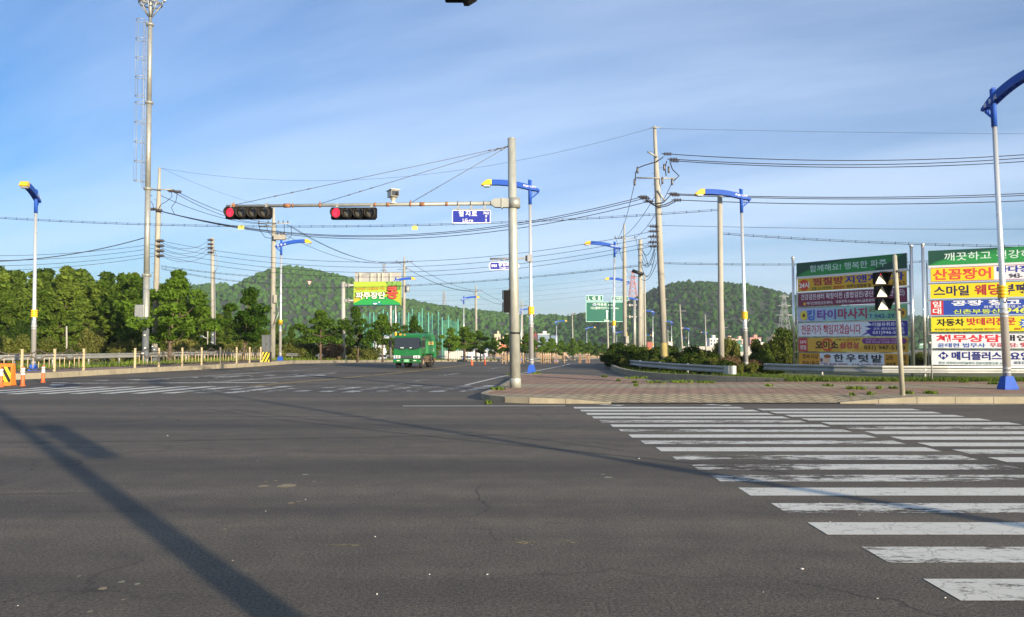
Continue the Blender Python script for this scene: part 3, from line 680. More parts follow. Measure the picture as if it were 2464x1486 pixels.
# grass and weeds: nobody could count the blades
def grass(name, spots, label, h, m=GRASSM):
    rs = np.random.RandomState(len(spots)); p = np.array([s[:3] for s in spots]); n = len(p); a = rs.uniform(0, 6.3, n); hh = h * rs.uniform(.4, 1.2, n) * np.array([s[3] if len(s) > 3 else 1 for s in spots])
    w = .02 + .02 * rs.rand(n); d = np.stack([np.cos(a), np.sin(a), np.zeros(n)], 1); ln = np.stack([rs.normal(0, .35, n), rs.normal(0, .35, n), np.ones(n)], 1) * hh[:, None]
    V = np.stack([p - d * w[:, None], p + d * w[:, None], p + ln], 1).reshape(-1, 3); o = mesh_np(name, V, np.arange(3 * n).reshape(-1, 3), m); tag(o, label, 'grass', kind='stuff')
gs = []
for A, B, c in ((lpb, [tuple(p) for p in offset_path(LKr, 6.5)], 150),):
    for i in range(len(A) - 1):
        a, b, c1, d = map(Vector, (A[i], A[i + 1], B[i + 1], B[i])); dens = 75 if a.y < 75 else 26 if a.y < 140 else 4
        for _ in range(int(((b - a).length) * dens)):
            q = a.lerp(b, rw.random()).lerp(d.lerp(c1, rw.random()), rw.random() ** 1.3); gs.append((q.x, q.y, zg(q.y) + .25))
grass('verge_grass', gs, 'bright green grass along the foot of the left guardrail', .3)
gs = []
for _ in range(15000):
    x = rw.uniform(9.5, 30); y = rw.uniform(29.4, 31.0 + max(0, 14 - x) * 1.4); gs.append((x, y, .09))
for _ in range(5000):
    i = rw.randrange(len(bd) // 2); a, b = bd[i], bd[i + 1]; t = rw.random(); o = rw.random() * 2.2; gs.append((a[0] + (b[0] - a[0]) * t + o, a[1] + (b[1] - a[1]) * t + o * .6, zg(a[1]) + .1, .8))
grass('verge_grass', gs, 'shaded grass under the right guardrails and round the kerbed bed', .2, GRASSD)  # shade below the rails is put into the darker blade colour
gs = []
for u, v, r, k in ((1290, 900, .3, 90), (1236, 903, .35, 120), (1200, 938, .25, 90), (1175, 958, .12, 40), (1530, 911, .5, 110), (1580, 922, .4, 70), (1640, 921, .6, 120), (1700, 922, .4, 90), (1530, 922, .12, 50), (1489, 918, .1, 40), (1455, 908, .12, 40), (2060, 937, .3, 120), (2185, 948, .18, 70), (2240, 948, .2, 70), (2395, 925, .22, 130), (2115, 936, .12, 40), (2150, 936, .15, 40), (2320, 921, .15, 40), (1850, 930, .15, 50), (1530, 930, .08, 30), (2050, 952, .1, 30), (2095, 950, .1, 40), (1990, 930, .2, 40)):
    c = G(u, v, .15)
    for _ in range(k): a = rw.uniform(0, 6.3); q = r * rw.random(); gs.append((c.x + q * math.cos(a), c.y + q * math.sin(a), .145 if v < 955 else .0))
grass('weeds', gs, 'weeds sprouting between the paving bricks', .11)

# ================================================================ LAMPS, POLES, WIRES
STEEL = mat('galvanised_steel', (.34, .345, .315), .5, .4, var=.22, vscale=5, bump=.06, bscale=25)
STEELD = mat('weathered_steel', (.36, .36, .34), .55, .5, var=.25, vscale=4)
SILVER = mat('silver_pole', (.66, .66, .64), .28, .55, var=.06, vscale=3)
BLUE = mat('lamp_blue', (.018, .080, .40), .6, spec=.25, var=.08, vscale=3)
YEL = mat('lamp_yellow', (.80, .46, .02), .4)
LAMPGLASS = mat('lamp_glass', (.45, .46, .46), .25)
WHITE = mat('white_paint', (.78, .78, .76), .5)
CONC = mat('pole_concrete', (.34, .322, .275), .85, var=.2, vscale=2.5, stretch=(1, 1, .4), bump=.12, bscale=40)
CONCD = mat('painted_pole_foot', (.10, .115, .13), .8, var=.3, vscale=4)
BLACK = mat('black_rubber', (.012, .012, .013), .55)
CABLE = mat('cable_black', (.022, .023, .028), .8, spec=.2)
GREYM = mat('grey_metal', (.28, .29, .29), .5, .3, var=.2, vscale=5)
CERAM = mat('insulator', (.05, .04, .04), .3)
def lamp_proto():
    t = thing('street_lamp', (0, 0, 0), None, 'street lamp', 'blue and yellow street lamps', local=True)
    b = MB(); b.prism([(-.26, 0), (.26, 0), (.17, .42), (-.17, .42)], (0, -.26, 0), (1, 0, 0), (0, 0, 1), (0, .001, 0))
    b = MB(); vs = [(sx * r, sy * r, z) for z, r in ((0, .21), (.06, .21), (.40, .12)) for sx, sy in ((-1, -1), (1, -1), (1, 1), (-1, 1))]
    b.add(vs, [(i * 4 + k, i * 4 + (k + 1) % 4, i * 4 + 4 + (k + 1) % 4, i * 4 + 4 + k) for i in range(2) for k in range(4)] + [(8, 9, 10, 11)]); b.build('base_cover', BLUE, t)
    s = MB(); s.lathe([(.115, .3), (.115, 2.3), (.13, 2.31), (.13, 2.36), (.1, 2.37), (.095, 2.75), (.082, 4.0), (.068, 8.05)], n=14)
    for z in (.5, .62, 2.2, 2.45): s.lathe([(.125 if z < 2.3 else .11, z), (.125 if z < 2.3 else .11, z + .03)], n=14)
    s.build('pole', SILVER, t)
    r = MB()
    for k in range(4): r.lathe([(.14, 2.78 + k * .1), (.15, 2.80 + k * .1), (.15, 2.84 + k * .1), (.14, 2.86 + k * .1)], n=14)
    r.lathe([(.125, 2.78), (.125, 3.16)], n=12); r.build('collar', YEL, t)
    for sx in (-1, 1): f = MB(); f.tube([(sx * .09, 0, 2.62), (sx * .24, .0, 2.78)], .022, 6); f.build('flag_holder', GREYM, t)
    u = MB(); u.lathe([(.085, 8.05), (.085, 9.22)], n=12); u.prism([(-.085, 9.2), (.085, 9.26), (.085, 9.2)], (0, -.06, 0), (1, 0, 0), (0, 0, 1), (0, .12, 0)); u.build('pole_top', BLUE, t)
    def arc(x): return 9.12 - .42 * ((x - 1.75) / 2.2) ** 2 * (1 if x < 1.75 else .5)
    a = MB(); xs_ = [-.46 + i * .19 for i in range(13)]; N = len(xs_)
    for y0 in (-.13, .09):
        up = [(x, arc(x) + .13 - .08 * max(0, -x) / .46) for x in xs_]; dn = [(x, arc(x) - .12 + .09 * max(0, -x) / .46) for x in xs_]
        for i in range(N - 1): a.prism([dn[i], dn[i + 1], up[i + 1], up[i]], (0, y0, 0), (1, 0, 0), (0, 0, 1), (0, .04, 0))
    for x in (-.4, .3, .65, 1.0, 1.35): a.box((x, 0, arc(x)), (.05, .2, .16))
    a.box((1.65, 0, arc(1.6) + .02), (.5, .19, .2)); a.prism([(-.44, 8.62), (-.05, 8.3), (-.05, 8.36), (-.38, 8.66)], (0, -.03, 0), (1, 0, 0), (0, 0, 1), (0, .06, 0))
    for x in (-.14, -.24, -.33): a.tube([(x, 0, 8.42 - (x + .14) * .85 - .02), (x, 0, 8.72)], .015, 5)
    arm = a.build('arm', BLUE, t)
    l = MB(); frF = (Vector((0, -.135, 0)), Vector((1, 0, 0)), Vector((0, 0, 1))); frB = (Vector((0, .135, 0)), Vector((-1, 0, 0)), Vector((0, 0, 1)))
    sl = Vector((1, 0, .19)).normalized(); slz = Vector((-sl.z, 0, sl.x)); fr1 = (Vector((-.3, -.134, arc(-.3))), sl, slz)
    for i, c in enumerate('파주시'): l.ptext(fr1, c, .02 + i * .26, .17 + i * .26, -.075, .08, .006, 0, .02)
    sl2 = Vector((-1, 0, -.19)).normalized(); fr2 = (Vector((.32, .134, arc(.32))), sl2, Vector((-.19, 0, 1)).normalized()); l.ptext(fr2, 'PAJU CITY', 0, .62, -.06, .06, .006, 0, .02)
    l.build('lettering', WHITE, arm)
    h = MB(); pr = [(1.84, 9.0), (2.3, 8.98), (2.36, 9.0), (2.22, 9.14), (2.05, 9.25), (1.84, 9.26)]
    h.prism(pr, (0, -.17, 0), (1, 0, 0), (0, 0, 1), (0, .34, 0)); hd = h.build('lamp_head', YEL, t, bevel=.03)
    gl = MB(); gl.prism([(1.9, 9.0), (1.95, 8.91), (2.2, 8.91), (2.28, 9.0)], (0, -.14, 0), (1, 0, 0), (0, 0, 1), (0, .28, 0)); gl.build('glass', LAMPGLASS, hd, bevel=.02)
    return t
lamp0 = lamp_proto(); lamps_used = []
LAMPH = 9.25
def lamp(u, v_top, label, ang, Y=None, ubase=None, zb=None, ufix=None):
    o = lamp0 if not lamps_used else copy_tree(lamp0); lamps_used.append(o)
    if Y is None:                               # depth from the lamp's known height
        lo, hi = 15.0, 900.0
        for _ in range(60):
            m = (lo + hi) / 2; zt = CAMH + (825 - v_top) / FPX * m
            if zt - (zg(m) + .15) < LAMPH: lo = m
            else: hi = m
        Y = lo
    z0 = zb if zb is not None else zg(Y) + .15; top = P(u, v_top, Y); ub = ubase or u
    b = Vector(((ub - FW / 2) / FPX * Y, Y, z0)); b.x = P(ub, 825 + (CAMH - z0) / Y * FPX, Y).x
    o.location = b; sc = (top.z - z0) / LAMPH; o.scale = (1, 1, sc)
    o.rotation_euler = (0, math.atan2(top.x - b.x, top.z - z0) if abs(math.sin(ang)) < .5 and math.cos(ang) > 0 else 0, ang)
    if not (abs(math.sin(ang)) < .5 and math.cos(ang) > 0):
        q = (Vector((top.x - b.x, 0, top.z - z0))).normalized(); M = Vector((0, 0, 1)).rotation_difference(q).to_matrix() @ Matrix.Rotation(ang, 3, 'Z'); o.rotation_euler = M.to_euler()
    o['label'] = label; return Y
lamp(87, 457, 'street lamp on the far left whose yellow head points towards the viewer', R(-72), 38.2, 80)
lamp(2388, 213, 'nearest street lamp, at the right edge in front of the right banner stand', R(-90), 24.6, 2425)
lamp(1275, 433, 'street lamp behind the thick signal post on the island', R(180), 37.7, 1279)
lamp(677, 577, 'street lamp beside the grey control cabinet, arm reaching right', 0, 60.5, 674)
lamp(1783, 455, 'street lamp between the bare concrete pole and the left banner stand', R(180), 39.3, 1796, zb=-.05)
lamp(1479, 582, 'street lamp left of the cluster of utility poles, in front of the green sign', R(180), 59.5, 1476)
lamp(1505, 668, 'street lamp almost hidden behind a utility pole beside the green sign', R(180), 88, 1507)
lamp(952, 668, 'street lamp whose pole shows below the billboard', 0, 92)
lamp(1116, 713, 'street lamp in the far tree row to the right of the truck', 0, 114)
lamp(1339, 771, 'far street lamp in front of the saddle between the hills', 0, 170)
lamp(1412, 787, 'far street lamp below the left edge of the green sign', 0, 205)
lamp(1484, 798, 'far street lamp just above the left end of the kerbed bed', 0, 245)
lamp(1536, 716, 'street lamp seen between two utility poles right of the green sign', R(180), 128)
lamp(1571, 746, 'street lamp just left of the leaning utility pole', R(180), 168)
lamp(1616, 772, 'street lamp just right of the leaning utility pole', R(180), 215)
lamp(1657, 789, 'far street lamp left of the middle of the right hill', R(180), 262)
lamp(1700, 799, 'far street lamp left of the white building', R(180), 310)
lamp(1553, 806, 'tiny far lamp with its arm reaching right behind the leaning pole', 0, 300)
lamp(1640, 813, 'tiny far lamp with its arm reaching right, above the bushes', 0, 345)
lamp(1254, 742, 'street lamp at the far tree row behind the signal post', 0, 140)

def upole(name, label, ut, vt, ub, Y, r0=.19, r1=.1, group='concrete utility poles', zb=None, foot=False, step=True, taper=None):
    top = P(ut, vt, Y); z0 = zg(Y) + .05 if zb is None else zb; b = Vector((P(ub, 825 + (CAMH - z0) / Y * FPX, Y).x, Y, z0))
    t = thing(name, b, label, 'utility pole', group); s = MB(); k = (1.6 if foot else 0)
    pts = [(0, b - Vector((0, 0, .1)), r0), (1, top, r1)]
    H = top.z - b.z
    if taper: s.tube([b - Vector((0, 0, .1)), b.lerp(top, taper), b.lerp(top, min(.97, taper + .12)), top], [r0, r0 * .82, r1 * 1.05, r1], 12)
    else: s.tube([b - Vector((0, 0, .1)), b.lerp(top, .5), top], [r0, (r0 + r1) / 2, r1], 12)
    sh = s.build('shaft', CONC, t)
    if step:
        st = MB()
        for i in range(int(H / .45)):
            f = .22 + .7 * i / (H / .45)
            if f > .92: break
            p = b.lerp(top, f); sx = 1 if i % 2 else -1; st.tube([p, p + Vector((sx * (r0 + .12), -.02, 0))], .012, 4)
        st.build('climbing_pegs', GREYM, t)
    if foot:
        f = MB(); f.tube([b, b.lerp(top, foot / H)], [r0 + .006, r0 + (r1 - r0) * .25 + .006], 12, caps=False)
        for _ in range(5): q = b.lerp(top, rnd.uniform(.15, .95) * foot / H); f.box(q + Vector((rnd.uniform(-.1, .1), -r0 - .004, 0)), (.09, .012, .05), 1)
        f.build('painted_foot', [CONCD, WHITE], t)
    return t, b, top
def crossarm(t, u, v, Y, l, r, ins=(), drop=0.0, thick=.08, yaw=0.0):
    c = P(u, v, Y); a = MB(); dx = math.cos(yaw); dy = math.sin(yaw)
    a.tube([c + Vector((-l * dx, -l * dy - .2, drop)), c + Vector((r * dx, r * dy - .2, -drop))], thick / 2, 6); ar = a.build('crossarm', STEELD, t)
    for x in ins:
        p = c + Vector((x * dx, x * dy - .2, -drop * x / max(r, .1))); i = MB(); i.lathe([(.03, 0), (.07, .06), (.04, .1), (.07, .14), (.04, .18), (.03, .26)], p, 8); i.build('insulator', CERAM, ar)
def tension(t, *ps):                            # dark strain insulators where a line is anchored
    for u, v, Y in ps:
        i = MB(); c = P(u, v, Y)
        for k in range(-2, 3): i.lathe([(.04, -.03), (.12, 0), (.04, .04)], c + Vector((k * .09, 0, 0)), 8, axis=(1, 0, 0))
        i.tube([c + Vector((-.34, 0, .01)), c + Vector((.3, 0, 0))], .025, 5); i.build('insulator', CERAM, t)
def box_part(t, name, u, v, Y, d, m, dy=-.3):
    c = P(u, v, Y); b = MB(); b.box(c + Vector((0, dy, 0)), d); return b.build(name, m, t, bevel=.02)
def tform(t, u, v, Y, r, h):
    c = P(u, v, Y); b = MB(); b.lathe([(r * .9, 0), (r, .04), (r, h - .04), (r * .8, h)], c + Vector((0, -.2, -h / 2)), 12); x = b.build('transformer', GREYM, t)
    for dx in (-.1, .1): k = MB(); k.lathe([(.04, 0), (.06, .05), (.03, .1), (.05, .15), (.02, .25)], c + Vector((dx, -.2, h / 2)), 7); k.build('bushing', CERAM, x)
YA = 45
tA, bA, topA = upole('utility_pole', 'tallest leaning concrete utility pole right of the green sign', 1575, 305, 1601, YA, .205, .10, taper=.78, zb=.05)
crossarm(tA, 1574, 431, YA, 1.05, 1.2, (), .02, .09); crossarm(tA, 1576, 375, YA, .55, .1, (), .12, .1, R(25)); crossarm(tA, 1583, 473, YA, .05, .35, (), .3, .1)
crossarm(tA, 1575, 310, YA, .3, .35, (), -.03, .05)
tension(tA, (1606, 371, YA), (1620, 384, YA - .3), (1624, 388, YA + .3), (1620, 467, YA), (1626, 470, YA), (1630, 482, YA), (1548, 474, YA), (1553, 478, YA), (1562, 485, YA))
lb = MB()
for pts in ([(1596, 378), (1580, 390), (1552, 398), (1537, 404), (1529, 416), (1529, 438)], [(1604, 388), (1600, 404), (1603, 424)], [(1612, 390), (1618, 408), (1634, 424), (1621, 436)], [(1555, 482), (1572, 491), (1596, 488), (1614, 470)], [(1565, 490), (1580, 497), (1600, 493), (1620, 484)], [(1520 + 40, 486), (1585, 500), (1605, 496), (1628, 484)]):
    lb.tube([P(u, v, YA - .25) for u, v in pts], .03, 5)
lb.build('jumper_cables', CABLE, tA)
for u, v in ((1534, 409), (1527, 438), (1594, 434), (1617, 437), (1598, 402), (1609, 408)):
    k = MB(); k.lathe([(.03, -.22), (.075, -.16), (.05, -.1), (.08, -.04), (.05, .03), (.07, .1), (.02, .18)], P(u, v, YA - .25), 8); k.build('insulator', CERAM, tA)
for v in (545, 557, 570, 583, 593): tension(tA, (1573, v, YA - .2))
lb = MB()                                       # yellow black warning sleeve at the foot
lb.tube([bA + (topA - bA) * .055, bA + (topA - bA) * .11], [.245, .24], 12, caps=False); lb.build('warning_sleeve', mat('faded_warning_yellow', (.42, .32, .08), .8, var=.5, vscale=4, col2=(.2, .18, .12)), tA)
tB, bB, topB = upole('utility_pole', 'bare blunt concrete pole in front of the right hill', 1732, 468, 1736, 40, .155, .125, step=False, zb=.05)
tC, _, _ = upole('utility_pole', 'thin utility pole with a crossarm at the right end of the green sign', 1502, 538, 1504, 76, .21, .08, taper=.8)
crossarm(tC, 1502, 575, 76, .95, 1.05, (-.9, -.3, 1.0)); box_part(tC, 'control_box', 1508, 818, 76, (.3, .3, .7), CONC)
tD, _, _ = upole('utility_pole', 'blunt concrete pole hung with cable loops and a black splice case', 1541, 577, 1539, 55, .17, .13, step=False)
sc_ = MB(); c = P(1536, 656, 55 - .35); sc_.tube([c + Vector((-.42, 0, .12)), c + Vector((.35, 0, -.14))], .12, 10); sc_.build('splice_case', BLACK, tD)
lb = MB()
for u0, v0, u1, v1, s in ((1545, 590, 1574, 560, 14), (1545, 600, 1574, 575, 26), (1544, 610, 1576, 590, 34), (1544, 625, 1576, 600, 30), (1543, 640, 1577, 610, 40), (1543, 672, 1580, 632, 18), (1542, 603, 1560, 640, -8)):
    lb.tube([P(u0 + (u1 - u0) * k / 8, v0 + (v1 - v0) * k / 8 + s * 4 * (k / 8) * (1 - k / 8), 54.6 - (9.3 * k / 8)) for k in range(9)], .018, 4)
lb.build('cable_loops', CABLE, tD)
for v in (590, 600, 615, 632): b = MB(); b.lathe([(.17, -.03), (.17, .03)], P(1541, v, 55), 10); b.build('clamp', GREYM, tD)
tE, _, _ = upole('utility_pole', 'farther utility pole just right of the pole with cable loops', 1545, 652, 1546, 113, .22, .09, taper=.8); crossarm(tE, 1541, 667, 113, 1.0, 1.0, (-.9, 0, .9))
upole('utility_pole', 'slim utility pole partly behind the pole with cable loops', 1551, 660, 1553, 100, .15, .1, step=False)
t1, b1, p1 = upole('utility_pole', 'concrete utility pole standing right of the tall steel mast', 384, 404, 371, 54, .2, .09, taper=.8, zb=.3, foot=3.0)
crossarm(t1, 381, 458, 54, .5, 1.05, (), 0, .1); tension(t1, (413, 460, 53.8), (428, 462, 53.8), (370, 504, 53.8), (382, 507, 53.8), (386, 580, 53.8), (386, 592, 53.8), (386, 604, 53.8), (386, 616, 53.8))
lb = MB()
for pts in ([(412, 462), (414, 474), (400, 486), (388, 492), (380, 507)], [(427, 464), (423, 486), (412, 500), (420, 516)], [(366, 470), (352, 482), (362, 484), (368, 492), (370, 506)]): lb.tube([P(u, v, 53.7) for u, v in pts], .02, 5)
lb.build('jumper_cables', CABLE, t1)
t2, _, _ = upole('utility_pole', 'short concrete pole between the two leafy street trees on the left', 511, 573, 513, 70, .2, .15, zb=.2, foot=2.6, step=False)
tension(t2, (506, 578, 69.8), (506, 588, 69.8), (506, 597, 69.8), (506, 608, 69.8)); lb = MB(); lb.tube([P(u, v, 69.6) for u, v in ((516, 600), (524, 625), (523, 645), (517, 655))], .03, 5); lb.tube([P(517, 655, 69.7), P(518, 850, 69.7)], .035, 5); lb.build('cable_pipe', GREYM, t2)
t3, _, _ = upole('utility_pole', 'utility pole with transformer box behind the left street lamp', 659, 500, 656, 68, .23, .1, taper=.85, zb=.2)
crossarm(t3, 658, 539, 68, 1.3, 1.5, (-1.2, -.4, .5, .9, 1.3)); crossarm(t3, 658, 546, 68, 1.2, .3, ()); box_part(t3, 'transformer', 676, 573, 68, (.95, .5, .42), CONC)
for u in (668, 676, 684): k = MB(); k.lathe([(.05, 0), (.09, .06), (.04, .12), (.08, .18), (.03, .26)], P(u, 566, 67.7), 8); k.build('bushing', CERAM, t3)
box_part(t3, 'meter_box', 665, 720, 68, (.24, .25, .7), CONC, -.3)
lb = MB(); lb.tube([P(660, 752, 67.6), P(671, 752, 67.6), P(660, 782, 67.6)], .04, 5); lb.tube([P(668, 730, 67.6), P(669, 750, 67.6)], .025, 5); lb.build('bracket', STEELD, t3)
lb = MB()
for pts in ([(622, 537), (626, 556), (638, 572), (652, 574)], [(640, 540), (644, 556), (652, 566)], [(684, 540), (684, 560), (678, 570)], [(700, 544), (702, 566), (694, 576), (688, 574)]): lb.tube([P(u, v, 67.6) for u, v in pts], .025, 5)
lb.build('jumper_cables', CABLE, t3)
t4, _, _ = upole('utility_pole', 'utility pole with a drum transformer just right of the billboard', 973, 619, 971, 102, .23, .1, taper=.85); crossarm(t4, 973, 632, 102, 1.05, 1.05, (-1, .4, 1)); crossarm(t4, 971, 649, 102, .8, 1.1, (.4,)); tform(t4, 981, 696, 102, .28, .8)
t5, _, _ = upole('utility_pole', 'utility pole behind the far lamp right of the truck', 1145, 686, 1146, 141, .23, .1, taper=.85); crossarm(t5, 1144, 702, 141, 1.1, 1.1, (-1, .5, 1))
t6, _, _ = upole('utility_pole', 'far utility pole just right of the thick signal post', 1255, 720, 1258, 178, .23, .1, taper=.85); crossarm(t6, 1256, 737, 178, 1.1, 1.2, (-1, .5, 1))
for u, v, ub, va, Y, lbl in ((1377, 752, 1379, 757, 215, 'far utility pole below the saddle, left of the green sign'), (1636, 733, 1643, 749, 180, 'far utility pole right of the leaning pole, before the right hill'), (1697, 757, 1699, 771, 225, 'far utility pole left of the bare blunt pole'), (1742, 770, 1745, 789, 270, 'far utility pole peeping out right of the bare blunt pole'), (1607, 794, 1608, 799, 330, 'tiny far utility pole behind the small grey sign back')):
    t, _, _ = upole('utility_pole', lbl, u, v, ub, Y, .25, .11, step=False); crossarm(t, u + (ub - u) * .15, va, Y, 1.3, 1.3, (-1.2, 1.2), thick=.11)
upole('utility_pole', 'thin bare pole standing below the green sign', 1462, 775, 1464, 130, .16, .12, step=False)
upole('utility_pole', 'slim old post standing in the brush before the left wood', 160, 785, 161, 60, .07, .06, step=False, zb=.2)
t, _, _ = upole('utility_pole', 'slim post with a little lamp between the street trees', 500, 784, 499, 73, .06, .05, step=False, zb=.1)
b = MB(); b.tube([P(500, 815, 73), P(487, 811, 73)], .03, 5); b.ball(P(485, 810, 73), .16, sc=(1.4, 1, .5)); b.build('small_lamp', WHITE, t)

# wires: every span a thing of its own
SPAN = []
def wire(p, q, sag, label, group, r=.016, name='power_cable', ties=0, n=18):
    p, q = Vector(p), Vector(q); pts = [p.lerp(q, k / n) - Vector((0, 0, sag * 4 * (k / n) * (1 - k / n))) for k in range(n + 1)]
    m = MB(); m.tube(pts, r, 5, 0, False)
    for k in range(ties):
        f = (k + .5) / ties; c = p.lerp(q, f) - Vector((0, 0, sag * 4 * f * (1 - f))); m.tube([c + Vector((0, 0, -.03)), c + Vector((.03, 0, .1))], .014, 4)
    if ties: m.tube([x + Vector((0, 0, .07)) for x in pts], r * .6, 4, 0, False)
    return tag(m.build(name, CABLE), label, 'cable', group)
def W_(a, b, sag, label, group, **k): return wire(P(*a), P(*b), sag, label, group, **k)
g = 'upper power lines leaving the tall pole to the right'
for a, b in (((1606, 371, 45), (2570, 365, 45)), ((1624, 384, 44.7), (2570, 372, 45)), ((1628, 388, 45.3), (2570, 381, 45.3))): W_(a, b, .45, 'one of three upper power lines running right from the tall leaning pole', g, r=.024)
g = 'lower power lines leaving the tall pole to the right'
for a, b in (((1624, 467, 45), (2570, 461, 45)), ((1630, 470, 45), (2570, 466, 45)), ((1634, 482, 45), (2570, 479, 45))): W_(a, b, .27, 'one of three lower power lines running right from the tall leaning pole', g, r=.024)
W_((1592, 543, 45), (2570, 551, 45), .1, 'thin cable running right from the tall pole above the banner stands', None, r=.012)
W_((1738, 564, 40), (2570, 596, 37), .15, 'tied telephone cable running right from the bare blunt pole', None, r=.014, ties=26)
W_((1592, 635, 45), (2570, 611, 45), .3, 'tied telephone cable passing behind the tops of the banner stands', None, r=.014, ties=26)
g = 'heavy lines sagging across the road between the tall pole and the left pole'
for a, b in (((1546, 474, 45), (366, 503, 54)), ((1550, 478, 45), (370, 505, 54)), ((1558, 486, 45), (384, 508, 54))): W_(a, b, 2.05, 'one of three heavy lines sagging from the tall pole to the left pole', g, r=.021, n=28)
g = 'low voltage lines from the tall pole to the left pole'
for i, (v0, v1) in enumerate(((557, 580), (570, 592), (583, 604), (593, 616))): W_((1572, v0, 45), (386, v1, 54), 1.62, 'one of four thin lines slanting from the tall pole across to the left pole', g, r=.013, n=28)
g = 'lines between the left pole and the short concrete pole'
for v0, v1 in ((583, 578), (596, 588), (607, 597), (616, 608)): W_((387, v0, 54), (505, v1, 70), .62, 'one of the thin lines crossing between the left pole and the short pole', g, r=.014)
g = 'thin lines leaving the left pole to the left'
for v0, v1 in ((588, 615), (598, 627), (609, 640), (617, 652)): W_((371, v0, 54), (-90, v1, 52), .28, 'one of the thin lines running left from the left pole over the wood', g, r=.014)
wire(P(347, 573, 53), P(-80, 630, 50), .45, 'thick black cable running left from the tall steel mast', None, r=.03)
W_((1727, 507, 40), (-80, 521, 43), .72, 'long tied telephone cable crossing the whole junction', None, r=.013, ties=64, n=36)
W_((1572, 637, 45), (660, 692, 68), .5, 'tied telephone cable from the tall pole across to the transformer pole', None, r=.014, ties=36, n=24)
g = 'tied cables between the left pole and the transformer pole'
W_((388, 642, 54), (655, 668, 68), .12, 'upper of two tied cables between the left pole and the transformer pole', g, r=.014, ties=16); W_((388, 648, 54), (655, 684, 68), .2, 'lower of two tied cables between the left pole and the transformer pole', g, r=.014, ties=16)
g = 'lines from the left pole crossarm to the transformer pole'
for a, b in (((413, 460, 54), (625, 537, 68)), ((428, 463, 54), (668, 538, 68)), ((384, 470, 54), (640, 540, 68))): W_(a, b, .45, 'one of the lines falling from the left pole crossarm to the transformer pole', g, r=.02)
g = 'lines from the transformer pole to the drum transformer pole'
for a, b in (((701, 545, 68), (990, 630, 102)), ((690, 541, 68), (985, 630, 102)), ((640, 540, 68), (958, 631, 102))): W_(a, b, 1.3, 'one of the lines swooping from the transformer pole to the pole right of the billboard', g, r=.02)
g = 'lines beyond the billboard'
for a, b in (((988, 632, 102), (1157, 699, 141)), ((984, 649, 102), (1150, 701, 141)), ((956, 631, 102), (1131, 700, 141)), ((1157, 699, 141), (1268, 735, 178)), ((1131, 700, 141), (1243, 736, 178))): W_(a, b, .9, 'one of the far lines stepping down from pole to pole right of the billboard', g, r=.026)
W_((1564, 310, 45), (386, 405, 54), 1.8, 'hair thin earth wire slanting left from the top of the tall pole', None, r=.008, n=24); W_((1586, 310, 45), (2570, 323, 45), .06, 'hair thin earth wire running right from the top of the tall pole', None, r=.008)
W_((386, 404, 54), (659, 500, 68), .3, 'hair thin earth wire from the left pole to the transformer pole', None, r=.008)
g = 'lines dropping from the tall pole to the thin pole by the green sign'
for a, b in (((1527, 442, 45), (1487, 573, 76)), ((1594, 440, 45), (1497, 571, 76)), ((1617, 441, 45), (1530, 571, 76))): W_(a, b, .5, 'one of three lines dropping from the tall pole to the thin pole near it', g, r=.018)
for a, b in (((1482, 574, 76), (1524, 666, 113)), ((1530, 574, 76), (1556, 666, 113))): W_(a, b, 1.0, 'one of two lines running on from the thin pole to the farther pole', 'lines running on from the thin pole', r=.02)
g = 'faint distant lines left of the green sign'
for v in (680, 692, 704, 716): W_((1524, v - 16, 300), (900, v + 16, 500), 3, 'one of the faint distant lines in the sky left of the green sign', g, r=.03)
def tagplate(u, v, Y, w, h, m, label):
    c = P(u, v, Y); b = MB(); b.box(c, (w, .01, h), rot=Matrix.Rotation(R(rnd.uniform(-4, 14)), 3, 'Y')); b.tube([c + Vector((0, 0, h / 2)), c + Vector((0, 0, h / 2 + .12))], .01, 4); tag(b.build('cable_tag', m), label, 'tag', 'tags hung on the overhead cables')
TAGY = mat('tag_yellow', (.75, .60, .12), .6)
tagplate(580, 548, 51.8, .4, .24, TAGY, 'pale yellow tag on the cables under the left traffic light'); tagplate(998, 549, 41, .28, .2, TAGY, 'pale yellow tag on the cable under the road camera')
b = MB(); fr = (P(744.5, 682, 56), Vector((1, 0, 0)), Vector((0, 0, 1))); b.prism([(-.17, .15), (0, -.15), (.17, .15)], fr[0], fr[1], fr[2], (0, .02, 0), 0); b.ppoly(fr, [(-.11, .115), (0, -.09), (.11, .115)], .004, 1); b.prect(fr, -.06, .06, .03, .07, .008, 2)
tag(b.build('cable_marker', [mat('marker_red', (.45, .12, .10), .6), WHITE, BLACK]), 'small upside down triangle marker hanging before the left hill', 'sign')

# ================================================================ TELECOM MAST
YM = 52.0
bM = Vector((P(350, 860, YM).x, YM, zg(YM) + .2)); tM = thing('steel_mast', bM, 'very tall steel mast with caged ladder rising out of the frame on the left', 'mast')
def mz(v): return P(355, v, YM).z
def mxy(z): return bM.lerp(P(362, 30, YM), (z - bM.z) / (mz(30) - bM.z))
secs = [(bM.z - .1, mz(663), .21, .20), (mz(663), mz(455), .185, .175), (mz(455), mz(248), .17, .165), (mz(248), mz(60), .155, .14), (mz(60), mz(-40), .10, .09)]
s = MB()
for a, b, r0, r1 in secs:
    s.tube([mxy(a), mxy(b)], [r0, r1], 16); q = mxy(b); s.lathe([(r1 + .02, -.06), (r1 + .1, -.05), (r1 + .1, .05), (r1 + .02, .06)], q, 16)
    for k in range(10): an = k * .63; s.box(q + Vector((math.cos(an) * (r1 + .06), math.sin(an) * (r1 + .06), 0)), (.04, .04, .2))
s.build('shaft', STEEL, tM)
f = MB(); f.tube([mxy(bM.z - .05), mxy(bM.z + 3.1)], [.216, .212], 16, caps=False)
